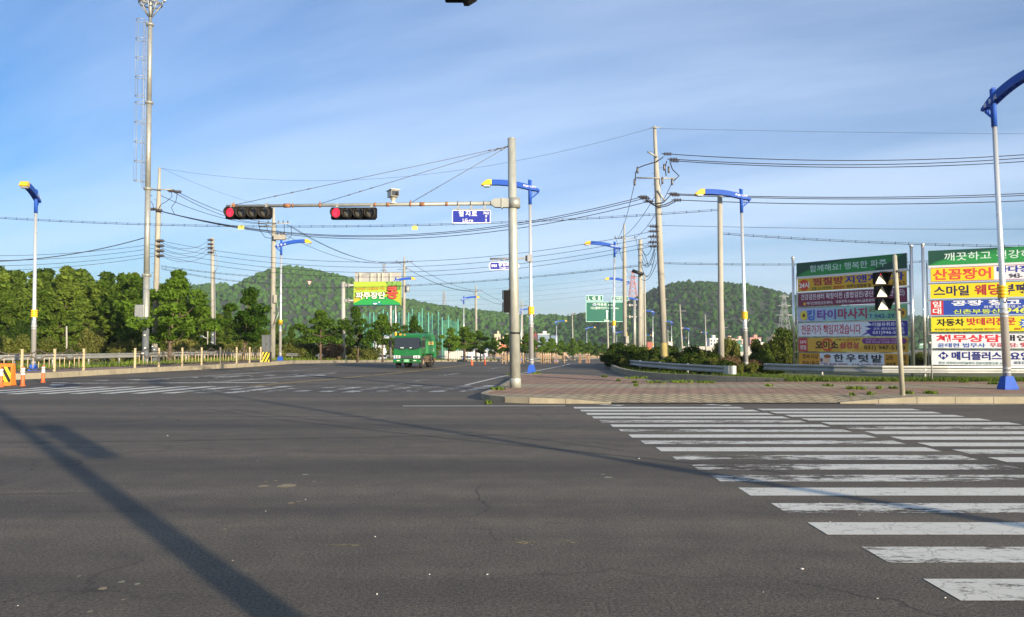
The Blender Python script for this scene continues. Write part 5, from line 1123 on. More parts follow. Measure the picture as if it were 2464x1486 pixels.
rows2 = [
 ('yellow and white banner with coral red lettering, top row of the right stand', [('bg', 'e4e2e6'), ('r', 0, 1, .97, 1, 'c03a5a'), ('r', 0, 1, 0, .03, 'c03a5a'), ('r', .005, .41, .04, .96, 'e8cc22'), ('t', '산꼼장어', .018, .392, .12, .9, 'd6503a', .05), ('t', '바다장어', .43, .70, .5, .95, '2c3aa0', .035), ('t', '943-', .505, .585, .1, .42, '3a3440', .02), ('t', '4', .60, .625, .1, .42, 'c03a3a', .03)]),
 ('yellow banner with navy and crimson lettering about a wedding buffet', [('bg', 'ead01e'), ('t', '스마일', .022, .25, .16, .88, '2a2a52', .045), ('t', '웨딩', .285, .44, .16, .9, 'b02a3a', .045), ('t', '부페', .458, .615, .16, .9, '2a2a52', .045)]),
 ('blue banner with a red left end and white and lime lettering', [('bg', '2c4aa8'), ('r', 0, .082, 0, 1, 'c8323c'), ('t', '임', .012, .068, .54, .96, 'f0ece8', .04), ('t', '대', .012, .068, .06, .48, 'f0ece8', .04), ('t', '공장 창고', .135, .57, .62, .99, 'eef0f4', .05), ('t', '파주 일산 전면 노하우', .34, .635, .42, .6, 'e0e4f0', .02), ('t', '신촌부동산', .145, .445, .05, .37, 'cfe05a', .03), ('t', '946', .47, .605, .06, .44, 'd8e06a', .04)]),
 ('yellow banner about car batteries with a blue burst', [('bg', 'ead62a'), ('t', '자동차', .035, .215, .38, .9, '22221c', .05), ('t', '밧데리전문', .232, .535, .42, .94, 'c03038', .045), ('p', star(.605, .52, .055, .46), '2f6ac0'), ('t', '35', .572, .636, .36, .68, 'f0f0ea', .05), ('t', '폐 밧데리 점검 무료서비스', .025, .20, .08, .22, '3a3a2a', .02), ('t', '폐 밧데리 100%정품', .205, .335, .08, .22, '3a3a2a', .02), ('t', '출장서비스  HP. 011-', .345, .49, .08, .24, 'b8502a', .02), ('t', '8943', .53, .57, .08, .24, 'b8502a', .02)]),
 ('white banner with red and black lettering about debt advice', [('bg', 'e4e4e8'), ('t', '채무상담', .03, .44, .42, .95, 'd8323a', .05), ('t', '개인', .455, .61, .5, .92, '26262a', .045), ('t', '윤태현 법무사', .04, .345, .06, .36, '2f5ab0', .025), ('t', '무료상담:', .375, .545, .08, .38, 'c83a4a', .025), ('t', '94', .56, .63, .08, .4, 'c8303a', .04)]),
 ('white banner with a navy diamond emblem, bottom row of the right stand', [('bg', 'e4e6ea'), ('p', [(.04, .64), (.075, .36), (.11, .64), (.075, .94)], '242a7a'), ('t', 'M', .06, .09, .53, .76, 'f0f0f4', .05), ('t', '메디플러스', .13, .445, .36, .94, '26287a', .045), ('t', '요양', .495, .625, .36, .94, '26287a', .045), ('t', '문산 시외버스터미널에서 선유리방향으로 100M', .045, .48, .06, .24, '1f6a5a', .022), ('t', '031) 9', .52, .63, .06, .3, '3a4a6a', .02)])]
banner_stand('banner_stand', 'right banner stand with a green header, cut by the right edge', A2, B2, 5.50, .63, HDRG + [('t', '깨끗하고 건강하게', .105, .72, .26, .80, 'd0e4dc', .012)], rows2, 0, .6, .70, .737, 'banners on the right stand')
b = MB(); q = P(2243, 920, 29.5); b.tube([Vector((q.x, q.y, .1)), Vector((q.x, q.y, 1.62))], .028, 8); b.box((q.x, q.y, 1.6), (.14, .03, .05)); tag(b.build('marker_post', STEEL), 'thin green grey post in front of the right banner stand', 'post')
# ---- billboard
YB = 88; c = P(907.5, 707, YB); pb = YB / FPX; t = thing('billboard', c, 'green billboard with white and red lettering above the street trees', 'billboard')
w, h = 117 * pb, 58 * pb; ex = Vector((1, -.1, 0)).normalized(); fr = (c - ex * w / 2 - EZ * h / 2, ex, EZ); nr = ex.cross(EZ)
b = MB(); b.prism([(0, 0), (w, 0), (w, h), (0, h)], fr[0] - nr * .35, ex, EZ, nr * .35); pn = b.build('panel', S('9aa84a'), t)
paint(pn, fr, w, h, [('r', .01, .985, .03, .985, 'a8c23c'), ('p', [(.01, .12), (.14, .26), (.18, .4), (.02, .4)], 'b8b02c'), ('p', [(.985, .1), (.84, .24), (.7, .42), (.985, .5)], 'aab030'), ('p', [(.68, .985), (.985, .985), (.985, .66), (.92, .62), (.84, .7), (.74, .78)], '4f7a36'), ('e', .76, .9, .05, .09, '7aa04a'), ('e', .87, .93, .045, .08, '86aa50'), ('e', .95, .9, .034, .09, '7ea64c'), ('e', .83, .82, .045, .08, '72983f'), ('e', .93, .74, .034, .1, '6a9040'),
  ('p', [(.01, .03), (.985, .03), (.985, .10), (.86, .22), (.72, .34), (.6, .40), (.5, .415), (.4, .40), (.26, .33), (.12, .2), (.01, .1)], '2a9a4a'), ('r', .0, 1, .0, .03, '1a4a5a'), ('r', .4, .6, .035, .16, '2a8a78'), ('t', '항암성분 이소플라본 가득!', .06, .68, .65, .76, 'c8562c', .012),
  ('t', '파주장단', .045, .695, .26, .58, '3a4a24', .085), ('t', '파주장단', .06, .68, .28, .56, 'f0f2e2', .04), ('t', '콩', .70, .95, .26, .80, '8a1f1a', .05), ('t', '콩', .715, .935, .285, .775, 'e2564a', .025), ('e', .47, .075, .045, .028, 'd8f0e0'), ('e', .555, .135, .018, .026, 'd8f0e0')], .01, .012)
b = MB()
for v in (687, 724): b.tube([P(820, v, YB), P(852, v, YB)], .12, 8); b.box(P(833, v, YB), (.35, .4, .35)); b.box(P(840, v, YB), (.1, .5, .5))
b.build('support_arm', STEELD, t)
b = MB(); b.tube([P(825.5, 863, YB), P(826, 679, YB)], [.26, .21], 16)
for a in range(4): d = Vector((math.cos(a * 1.57 + .7), math.sin(a * 1.57 + .7), 0)); q = P(825.5, 864, YB); b.face([q + d * .25 + Vector((0, 0, .6)), q + d * .55, q + d * .2])
b.build('post', mat('billboard_post', (.38, .37, .34), .7, .1, var=.15, vscale=2), t)
YB2 = 96; b = MB(); c = P(909.5, 671, YB2); p2 = YB2 / FPX; t = thing('sign_board', c, 'grey back of a road sign showing above the billboard', 'road sign'); b.box(c, (112 * p2, .1, 30 * p2)); b.build('panel', S('a8a6a2'), t)
b = MB()
for u in (866, 893, 910, 920, 939): b.box(P(u, 671, YB2 - .15), (.12, .18, 28 * p2))
b.build('stiffener', S('d0cab0'), t); b = MB(); b.tube([P(940, 668, YB2 + .3), P(940, 862, YB2 + .3)], .16, 8); b.build('post', STEELD, t)
# ---- big green direction sign
YG = 90; pg = YG / FPX; t = thing('direction_sign', P(1455, 750, YG), 'large green direction sign with an upward arrow at the right of the road', 'road sign')
GRN = S('06604f'); GRW = S('bfe8d8')
def gpanel(u0, u1, v0, v1, name='panel'):
    o = P(u0, v1, YG); w, h = (u1 - u0) * pg, (v1 - v0) * pg; b = MB(); b.prism([(0, 0), (w, 0), (w, h), (0, h)], o, EX, EZ, (0, .08, 0)); p = b.build(name, GRW, t); fr = (o, EX, EZ); m = MB(); e = .05; m.prect(fr, e, w - e, e, h - e, .004); m.build('face', GRN, p); return p, fr, w, h
p, fr, w, h = gpanel(1410, 1504, 727, 775); U = lambda u: (u - 1410) / 94; Z = lambda v: (775 - v) / 48
paint(p, fr, w, h, [('e', U(1431), Z(733.3), .055, .052, 'e8f0f4'), ('e', U(1431), Z(733.3), .048, .04, '2a3a90'), ('t', '77', U(1428), U(1434), Z(735.3), Z(731.3), 'e8f0f4', .02), ('t', '자유로', U(1437), U(1460), Z(736.5), Z(730), 'e0f4ea', .03), ('t', 'Jayuro', U(1463), U(1481), Z(736.8), Z(732), 'e0f4ea', .02), ('t', '디스플레이단지', U(1421.5), U(1460.5), Z(745), Z(738.5), 'e0f4ea', .02), ('t', 'LG Display', U(1463), U(1489), Z(745), Z(740), 'e0f4ea', .02),
  ('p', [(U(1459.3), Z(768.5)), (U(1462.7), Z(768.5)), (U(1462.7), Z(750.5)), (U(1465), Z(750.5)), (U(1461), Z(746)), (U(1457), Z(750.5)), (U(1459.3), Z(750.5))], 'e0f4ea'), ('t', '300m', U(1453.5), U(1469), Z(774), Z(769.8), 'e0f4ea', .02)], .008, .004)
p, fr, w, h = gpanel(1410, 1450.5, 711.5, 724.5, 'plaque'); paint(p, fr, w, h, [('t', 'L', .12, .25, .2, .8, 'e8f6f0', .04), ('t', 'G', .38, .56, .2, .8, 'e8f6f0', .04), ('t', '로', .70, .88, .2, .8, 'e8f6f0', .04)], .008, .004)
p, fr, w, h = gpanel(1472, 1512, 713.5, 724.5, 'plaque'); paint(p, fr, w, h, [('t', '서영대학', .26, .80, .2, .85, 'd0e4dc', .03)], .008, .004)
b = MB(); b.tube([P(1526.5, 866, YG), P(1526.5, 722, YG)], [.19, .17], 14); b.build('post', STEEL, t); b = MB()
for v in (735, 763): b.tube([P(1504, v, YG), P(1532, v, YG)], .09, 8); b.box(P(1515, v, YG), (.15, .3, .3))
b.build('support_arm', STEELD, t)
for u0, u1, v0, v1, Y, lbl in ((1771, 1788, 829, 847, 150, 'distant green direction sign right of the bare concrete pole'), (2212, 2232, 827, 839, 170, 'distant green direction sign in the gap between the banner stands')):
    o = P((u0 + u1) / 2, v1, Y); t = thing('direction_sign', o, lbl, 'road sign'); k = Y / FPX; b = MB(); b.box(o + Vector((0, 0, (v1 - v0) * k / 2)), ((u1 - u0) * k, .1, (v1 - v0) * k)); b.build('panel', GRN, t); b = MB(); b.box(o + Vector((0, -.06, (v1 - v0) * k * .8)), ((u1 - u0) * k * .7, .02, .25)); b.build('lettering_band', GRW, t); b = MB(); b.tube([o + Vector((.2, .2, (v1 - v0) * k)), Vector((o.x + .2, Y + .2, zg(Y)))], .14, 8); b.build('post', STEELD, t)
    if u0 == 1771: b = MB(); b.box(o + Vector((0, 0, (v1 - v0) * k + .45)), ((u1 - u0) * k * .55, .1, .7)); b.build('plaque', GRN, t)
Yq = 120; o = P(1609, 841, Yq); t = thing('sign_board', o, 'grey back of a framed sign behind the leaning pole', 'road sign'); b = MB(); b.box(o + Vector((0, 0, .6)), (1.25, .1, 1.15)); b.build('panel', S('a09a98'), t); b = MB(); b.box(o + Vector((0, -.06, .6)), (.9, .06, .7)); b.build('inner_plate', S('c8c4c4'), t); b = MB(); b.tube([o, Vector((o.x, o.y, zg(Yq)))], .1, 8); b.build('post', STEELD, t)

# ================================================================ GUARDRAILS, FENCES
RAILM = mat('guardrail_zinc', (.33, .335, .32), .5, .5, var=.2, vscale=1.5)
WB = [(0, .31), (.055, .285), (.06, .235), (.008, .17), (.008, .14), (.06, .075), (.055, .025), (0, 0)]
def guardrail(label, path, zf, post_step, side=1, end=None, post_h=.75, far=False):
    p = resample(path, .8 if not far else 3.0); off = [Vector(q) for q in offset_path(p, -1.0 * side)]
    t = thing('guardrail', Vector((p[0].x, p[0].y, 0)), label, 'guardrail'); b = MB(); vs = []; n = len(WB)
    for i, q in enumerate(p):
        d = (off[i] - q).normalized(); z = zf(q.x, q.y)
        for k, (a, h) in enumerate(WB): vs.append((q.x + d.x * a, q.y + d.y * a, z + h - .31))
    b.add(vs, [(i * n + k, i * n + k + 1, (i + 1) * n + k + 1, (i + 1) * n + k) for i in range(len(p) - 1) for k in range(n - 1)], 0, False); b.build('rail', RAILM, t)
    acc = 0; last = None; cnt = 0
    for i in range(len(p) - 1):
        acc += (p[i + 1] - p[i]).length
        if acc >= post_step and cnt < 95:
            acc = 0; cnt += 1; q = p[i]; d = (off[i] - q).normalized(); z = zf(q.x, q.y); m = MB(); c = Vector((q.x - d.x * .12, q.y - d.y * .12, 0)); m.tube([c + Vector((0, 0, z - post_h)), c + Vector((0, 0, z + .02))], .06, 8); m.box((q.x - d.x * .03, q.y - d.y * .03, z - .16), (.1, .1, .18)); m.build('post', RAILM, t)
    if end:
        q = p[-1] if end > 0 else p[0]; q2 = p[-2] if end > 0 else p[1]; d = (q - q2).normalized(); z = zf(q.x, q.y); m = MB(); r = .16; w = .36; nrm = Vector((d.y, -d.x)) * side
        ring = [(q + d * (.38 + r * math.sin(a)) - nrm * (r - r * math.cos(a)) * 1.0) for a in [math.pi * k / 8 for k in range(9)]]
        pts = [q + nrm * .04, q + d * .38 + nrm * .02] + ring
        m.add([(x.x, x.y, z + .02) for x in pts] + [(x.x, x.y, z - .335) for x in pts], [(k, k + 1, len(pts) + k + 1, len(pts) + k) for k in range(len(pts) - 1)], 0, False); m.build('end_terminal', mat('terminal_zinc', (.42, .425, .41), .5, .4, var=.15, vscale=3), t)
    return t
def gz(v): return lambda x, y: 0
LG_ = smooth_path([(-48, 36), (-33, 38.6), (-27.6, 42), (-24.6, 52), (-22.6, 60), (-21.6, 70), (-20.8, 82), (-18.2, 96), (-13, 112), (-5.6, 138), (4.4, 193), (17, 247), (42, 335)])
guardrail('long grey guardrail behind the fence along the left verge', [tuple(q) for q in LG_ if q[1] < 128], lambda x, y: zg(y) + .93, 2.0, 1, None, .8)
guardrail('far stretch of guardrail behind the far row of street trees', [tuple(q) for q in LG_ if q[1] >= 126], lambda x, y: zg(y) + .93, 6.0, 1, None, .8, True)
guardrail('short curved guardrail with a rounded end before the bushes of the kerbed bed', [(9.0, 66), (7.4, 56), (6.85, 48), (7.0, 43), (7.9, 38), (9.1, 33.9)], lambda x, y: .60 if y < 50 else .60 - .016 * (y - 50), 2.6, 1, 1, .6)
guardrail('long grey guardrail in front of the two banner stands', [(11.8, 37.0), (12.3, 34.8), (13.2, 32.4), (14.6, 31.2), (17, 30.9), (34, 30.6)], lambda x, y: .70 if x > 13.5 else .70 - .04 * (13.5 - x), 4.0, 1, None, .72)
WOODT = mat('fence_tan', (.52, .40, .24), .6, var=.1, vscale=4); IRON = mat('fence_iron', (.075, .06, .045), .6)
def fence(label, pts, gid):
    t = thing('pedestrian_fence', (*pts[0], .24), label, 'fence', 'ornamental fences on the left pavement')
    for x, y in pts: m = MB(); m.box((x, y, .24 + .52), (.085, .085, 1.04)); m.box((x, y, .24 + 1.05), (.1, .1, .03)); m.build('post', WOODT, t, bevel=.008)
    for a, b in zip(pts, pts[1:]):
        a, b = Vector((*a, .2)), Vector((*b, .2)); d = b - a; L = d.length; d.normalize(); m = MB()
        def q(s, z): return a + d * (L * s) + EZ * z
        N = 22
        m.tube([q(k / N, .90 + .16 * math.exp(-((k / N - .5) / .13) ** 2)) for k in range(N + 1)], .028, 5)
        m.tube([q(k / N, .76 - .22 * math.exp(-((k / N - .5) / .12) ** 2)) for k in range(N + 1)], .028, 5)
        m.tube([q(k / N, .20 + .045 * math.sin(k / N * 4 * math.pi)) for k in range(N + 1)], .028, 5)
        m.tube([q(.5 + .17 / max(L, 1) * 1.0 * math.cos(an), .80 + .17 * math.sin(an)) for an in [2 * math.pi * k / 16 for k in range(17)]], .012, 4)
        for s in (.17, .33, .5, .67, .83): m.tube([q(s, .24), q(s, .72 if s != .5 else .53)], .019, 4, 1)
        for s in (.25, .75): m.tube([q(s, .76), q(s, .9)], .012, 4, 1)
        m.build('panel', [IRON, WOODT], t)
kin = [tuple(p) for p in offset_path(LKr, .45)]
def on_kerb(y):
    for a, b in zip(kin, kin[1:]):
        if a[1] <= y <= b[1] and b[1] > a[1]: f = (y - a[1]) / (b[1] - a[1]); return (a[0] + (b[0] - a[0]) * f, y)
f1 = [(-30.5, 33.2), (-28.8, 33.35), (-27, 33.5), (-25.3, 33.8), (-23.6, 34.2), (-22.05, 35.6), (-21.45, 37.1), (-20.95, 38.7)]
fence('ornamental tan and iron fence at the far left behind the orange posts', f1, 1)
f2 = [tuple(on_kerb(y)) for y in (42.2, 44.1, 46.0, 47.7, 49.5, 51.3, 53.0, 54.7, 56.5)]
fence('ornamental tan and iron fence in front of the largest street tree', f2, 2)

# ================================================================ SMALL STREET FURNITURE
ORA = mat('barrier_orange', (.72, .19, .02), .5, var=.12, vscale=5); CHY = mat('chevron_yellow', (.80, .58, .03), .5); CHK = mat('chevron_black', (.02, .02, .02), .5); ORP = mat('post_orange', (.70, .12, .03), .5)
def chevron(m, O, ex, w, h, n, my, mk_, off=.004, lean=.55):
    fr = (O, ex, EZ); m.prect(fr, 0, w, 0, h, off, my); s = w / n * 2
    def clip(poly):                            # keep the stripes inside the plate
        for ax, lo, up in ((0, 0, w), (1, 0, h)):
            for lim, sg in ((lo, 1), (up, -1)):
                out = []
                for i, p in enumerate(poly):
                    q = poly[i - 1]; dp, dq = sg * (p[ax] - lim), sg * (q[ax] - lim)
                    if (dp >= 0) != (dq >= 0): f = dq / (dq - dp); out.append((q[0] + (p[0] - q[0]) * f, q[1] + (p[1] - q[1]) * f))
                    if dp >= 0: out.append(p)
                poly = out
                if not poly: return poly
        return poly
    for k in range(-n, 2 * n):
        pl = clip([(k * s, h), (k * s + s * .5, h), (k * s + s * .5 + h * lean, 0), (k * s + h * lean, 0)])
        if len(pl) > 2: m.ppoly(fr, pl[::-1], off + .003, mk_)
q = G(-2, 928.7); YO = q.y; t = thing('safety_barrier', q, 'orange barrier with black and yellow diagonal stripes at the left edge', 'barrier')
w = 60 / FPX * YO; m = MB(); x0 = P(-33, 900, YO).x; m.prism([(0, 0), (.42, 0), (.36, .15), (.3, .82), (.12, .82), (.06, .15)], Vector((x0, YO - .06, 0)), (0, 1, 0), (0, 0, 1), (w, 0, 0)); m.build('body', ORA, t, bevel=.02)
m = MB(); m.box((x0 + w / 2, YO - .0, .42), (w * .98, .05, .56)); chevron(m, Vector((x0 + .01, YO - .026, .14)), EX, w * .98, .56, 7, 1, 2); m.build('striped_plate', [ORA, CHY, CHK], t)
dl0 = None
far0 = None
def far_post(u, Y):
    global far0
    if far0 is None: far0 = o = thing('delineator_post', (0, 0, 0), 'thin tan orange post in the far row along the bend of the road', 'delineator post', 'thin posts along the bend of the road', local=True); m = MB(); m.lathe([(.05, 0), (.05, .03), (.03, .05), (.026, .78), (.015, .8)], n=8); m.build('post', mat('post_tan', (.42, .23, .10), .8), o); m = MB(); m.lathe([(.031, .64), (.031, .70)], n=8); m.build('reflective_band', SWHITE, o)
    else: o = copy_tree(far0)
    o.location = ((u - FW / 2) / FPX * Y, Y, zg(Y)); o.scale = (1, 1, 1.15)
def delineator(u, vb, H, label, group, z=0.0, thin=1.0):
    global dl0
    if dl0 is None:
        o = thing('delineator_post', (0, 0, 0), None, 'delineator post', local=True); m = MB(); m.lathe([(.1, 0), (.095, .03), (.065, .05), (.06, .42), (.062, .43)], n=12); m.build('post', ORP, o)
        for k in range(3): m = MB(); m.lathe([(.062, .43 + k * .1), (.066, .45 + k * .1), (.066, .49 + k * .1), (.06, .5 + k * .1)], n=12); m.lathe([(.05, .49 + k * .1), (.05, .53 + k * .1)], n=10, m=1); m.build('reflective_band', [SWHITE, ORP], o)
        m = MB(); m.lathe([(.05, .72), (.045, .74), (.02, .76)], n=10); m.build('cap', ORP, o); dl0 = o
    else: o = copy_tree(dl0)
    if z is None: Y = H; loc = Vector(((u - FW / 2) / FPX * Y, Y, zg(Y))); H = vb
    else: loc = G(u, vb, z)
    o.location = loc; o.scale = (thin, thin, H / .76); o['label'] = label; o['group'] = group
g = 'orange delineator posts on the near left'
delineator(54.5, 929.5, .72, 'orange post with white bands just right of the striped barrier', g); delineator(103.5, 921, .68, 'orange post with white bands in front of the far left fence', g); delineator(2, 932, .7, 'orange post with white bands cut off by the left edge before the striped barrier', g)
g = 'delineator posts along the bend of the road'
for u, Y in ((1136, 56), (1167, 57)): delineator(u, .72, Y, 'orange post on the road to the right of the truck', g, None)
for k, (u, Y) in enumerate(((1209, 61), (1217, 61.5), (1253, 64), (1260, 64.5), (1267, 65), (1273, 65.5), (1302, 67), (1308, 67), (1313, 67.5), (1319, 67.8), (1324, 68), (1335, 68.5), (1340, 69), (1358, 69.5), (1393, 70), (1397, 70.5), (1410, 71), (1414, 71), (1418, 71.5), (1450, 72))): far_post(u, Y)
q = G(638.5, 872, .24); t = thing('control_cabinet', q, 'grey roadside cabinet on a black and yellow striped base', 'cabinet'); pq = q.y / FPX
m = MB(); m.box(q + Vector((0, .2, .35)), (20 * pq, .5, .72)); chevron(m, q + Vector((-10 * pq, -.055, -.0)), EX, 20 * pq, .70, 5, 1, 2, lean=-.5); m.build('base', [CHK, CHY, CHK], t)
m = MB(); m.box(q + Vector((0, .2, 1.28)), (18 * pq, .46, 1.12)); m.box(q + Vector((0, .2, 1.86)), (19.5 * pq, .52, .06)); m.box(q + Vector((0, -.035, 1.28)), (.012, .01, 1.02), 1); m.box(q + Vector((.08, -.04, 1.25)), (.03, .03, .12), 1); m.build('cabinet_body', [mat('cabinet_grey', (.12, .13, .135), .55, .2, var=.15, vscale=3), BLACK], t, bevel=.012)

# ================================================================ TRUCK
TG = mat('truck_green', (.009, .135, .028), .3, var=.10, vscale=2.5, col2=(.009, .115, .026)); TG2 = mat('truck_body_green', (.018, .17, .05), .42, var=.2, vscale=2.5)
GLASS = mat('dark_glass', (.022, .028, .034), .08, spec=.6); CHROME = mat('chrome', (.6, .6, .6), .2, .9); HEADL = mat('headlight_glass', (.72, .72, .70), .15); DIRTY = mat('dusty_chassis', (.16, .11, .07), .8, var=.4, vscale=6); TYRE = mat('tyre', (.02, .019, .018), .85); HUB = mat('dusty_rim', (.30, .22, .16), .7, var=.3, vscale=6)
q = G(979, 887.5); tk = thing('garbage_truck', (q.x, q.y, 0), 'green garbage truck coming towards the viewer on the side road', 'truck', local=True, rz=R(-6))
W2 = .86
def xz(prof, y, d, m, mi=0): m.prism(prof, Vector((0, y, 0)), EX, EZ, (0, d, 0), mi)
def yz(prof, x0, x1, m, mi=0): m.prism(prof, Vector((x0, 0, 0)), Vector((0, 1, 0)), EZ, (x1 - x0, 0, 0), mi)
m = MB(); yz([(-.02, .62), (-.03, .80), (-.0, 1.20), (.28, 1.93), (.45, 2.05), (1.45, 2.05), (1.5, 1.95), (1.5, .72), (1.32, .72), (1.15, .90), (.62, .90), (.45, .62)], -W2, W2, m); cab = m.build('cab', TG, tk, bevel=.06, bseg=3)
sl = Vector((0, .28, .73)).normalized(); frw = (Vector((0, -.004, 1.20)), EX, sl)
m = MB(); m.ppoly(frw, rrect(1.58, .70, .09) and [(x, z + .385) for x, z in rrect(1.58, .70, .10)], .006); ws = m.build('windshield', GLASS, tk)
m = MB(); o = MB(); m.ppoly(frw, [(x, z + .385) for x, z in rrect(1.64, .76, .12)], .002); m.build('windshield_seal', BLACK, tk)
m = MB(); m.ppoly(frw, [(-.42, .055), (-.2, .055), (-.22, .115), (-.42, .115)], .009); m.ppoly(frw, [(.16, .055), (.30, .055), (.29, .11), (.17, .11)], .009); m.build('dash_papers', S('b8c8c0'), tk)
for x0, x1 in ((-.55, -.2), (.25, .6)): m = MB(); m.tube([frw[0] + EX * x0 + sl * .01 + Vector((0, -.03, 0)), frw[0] + EX * x1 - sl * .045 + Vector((0, -.035, 0))], .014, 5); m.build('wiper', BLACK, tk)
for s in (-1, 1):
    m = MB(); m.add([(s * (W2 + .004), .34, 1.24), (s * (W2 + .004), 1.02, 1.24), (s * (W2 + .004), 1.02, 1.86), (s * (W2 + .004), .50, 1.86)], [(0, 1, 2, 3) if s > 0 else (3, 2, 1, 0)]); m.build('side_window', GLASS, tk)
    m = MB(); m.box((s * (W2 + .004), 1.02 - .42 + .04, 1.05), (.006, .84, .012)); m.box((s * (W2 + .01), .92, 1.13), (.02, .14, .03)); m.box((s * (W2 + .003), 1.08, 1.3), (.006, .012, .95)); m.build('door_trim', BLACK, tk)
    m = MB(); m.tube([(s * (W2 - .02), .12, 1.72), (s * (W2 + .14), -.02, 1.7)], .015, 5); m.tube([(s * (W2 - .02), .1, 1.35), (s * (W2 + .14), -.02, 1.4)], .015, 5); m.box((s * (W2 + .19), -.04, 1.53), (.19, .09, .42)); mi = m.build('mirror', BLACK, tk, bevel=.02)
    m = MB(); m.box((s * .62, -.035, .715), (.42, .04, .17)); hl = m.build('headlight', HEADL, tk, bevel=.015); m = MB(); m.lathe([(.065, 0), (.05, .02)], (s * .62 + .08, -.057, .715), 12, axis=(0, -1, 0)); m.lathe([(.065, 0), (.05, .02)], (s * .62 - .08, -.057, .715), 12, axis=(0, -1, 0)); m.build('reflector', CHROME, hl)
    m = MB(); m.box((s * .52, -.10, .49), (.18, .02, .045)); m.build('fog_light', S('e8e4d4'), tk); m = MB(); m.box((s * .26, -.1, .485), (.15, .02, .11)); m.build('bumper_vent', BLACK, tk)
    m = MB(); m.box((s * .2 - .02, -.012, 1.155), (.24, .02, .035)); m.build('air_slot', BLACK, tk)
m = MB(); m.box((0, -.03, .71), (.8, .03, .17)); g_ = m.build('grille', BLACK, tk); m = MB()
for k in range(4): m.box((0, -.05, .645 + k * .045), (.78, .014, .014))
m.build('grille_bar', CHROME, g_)
m = MB(); m.prism([(-W2, 0), (W2, 0), (W2, .18), (.5, .24), (-.5, .24), (-W2, .18)], Vector((0, -.09, .36)), EX, EZ, (0, .3, 0)); m.build('bumper', TG, tk, bevel=.03)
m = MB(); m.box((0, -.1, .48), (.36, .02, .17)); pl = m.build('number_plate', S('5aa868'), tk); m = MB()
for k in range(4): m.box((-.1 + k * .066, -.113, .465), (.03, .004, .075))
m.box((0, -.113, .535), (.2, .004, .03)); m.build('plate_marks', S('b8dcc0'), pl)
m = MB(); m.tube([(-.09 * math.cos(a), -.028, .98 + .04 * math.sin(a)) for a in [2 * math.pi * k / 16 for k in range(17)]], .008, 4); m.build('badge', CHROME, tk)
m = MB(); m.box((-.55, .55, 2.1), (.12, .1, .12)); m.box((-.3, .6, 2.08), (.1, .1, .07)); m.build('roof_light', mat('amber', (.6, .3, .04), .4), tk)
# rubbish body
m = MB(); yz([(1.72, .85), (1.72, 1.95), (1.85, 2.14), (2.2, 2.2), (3.6, 2.2), (3.85, 2.1), (4.6, 1.5), (4.65, .62), (4.2, .55), (4.0, .85)], -.92, .92, m); bo = m.build('rubbish_body', TG2, tk, bevel=.08, bseg=3)
m = MB()
for z in (1.02, 1.28, 1.78): m.box((.925, 2.9, z), (.02, 2.0, .035))
for y in (1.9, 3.85): m.box((.93, y, 1.45), (.03, .06, 1.1))
m.build('body_ribs', TG2, bo)
m = MB(); m.box((.93, 2.75, 1.56), (.016, 1.5, .2)); pn = m.build('sign_strip', S('e8d47a'), bo); m = MB()
for k in range(4): m.box((.941, 2.2 + k * .34, 1.56), (.006, .2, .11))
m.build('strip_marks', S('a8643a'), pn)
m = MB(); m.box((.935, 3.6, 1.05), (.01, .22, .06)); m.ball((.935, 3.6, 1.18), .07, sc=(.1, 1, 1)); m.build('body_marks', S('c8e0cc'), bo)
m = MB(); m.tube([(.6, 1.62, .9), (.6, 1.62, 1.9), (.6, 1.85, 1.98)], .07, 8); m.build('exhaust_stack', BLACK, tk)
m = MB(); m.box((0, 2.4, .62), (.8, 4.4, .16)); m.box((0, .6, .45), (.7, 1.0, .2)); m.box((.6, 2.3, .55), (.4, .7, .4)); m.box((-.6, 2.3, .55), (.4, .7, .4))
for s in (-1, 1):
    m.tube([(s * .9, 1.5, .38), (s * .9, 2.95, .38)], .03, 6); m.tube([(s * .9, 1.5, .62), (s * .9, 2.95, .62)], .03, 6)
    for y in (1.5, 2.0, 2.5, 2.95): m.tube([(s * .9, y, .38), (s * .9, y, .8)], .025, 6)
m.box((0, 4.55, .6), (1.7, .1, .5)); m.build('chassis', DIRTY, tk)
for x, y, wd in ((-.74, .88, .22), (.74, .88, .22), (-.72, 3.35, .42), (.72, 3.35, .42)):
    m = MB(); c = Vector((x, y, .37)); m._lathe([(.2, -wd / 2), (.34, -wd / 2), (.37, -wd / 2 + .04), (.37, wd / 2 - .04), (.34, wd / 2), (.2, wd / 2)], c, 22, 0, Vector((1, 0, 0)), True); wh = m.build('wheel', TYRE, tk)
    s = 1 if x > 0 else -1; m = MB(); m.lathe([(.21, 0), (.2, .03), (.13, .035), (.1, .08), (.06, .09)] if wd < .3 else [(.21, -.06), (.19, -.03), (.12, -.02), (.08, .02), (.05, .03)], c + Vector((s * (wd / 2 - .05), 0, 0)), 18, axis=(s, 0, 0)); m.build('rim', HUB, wh)

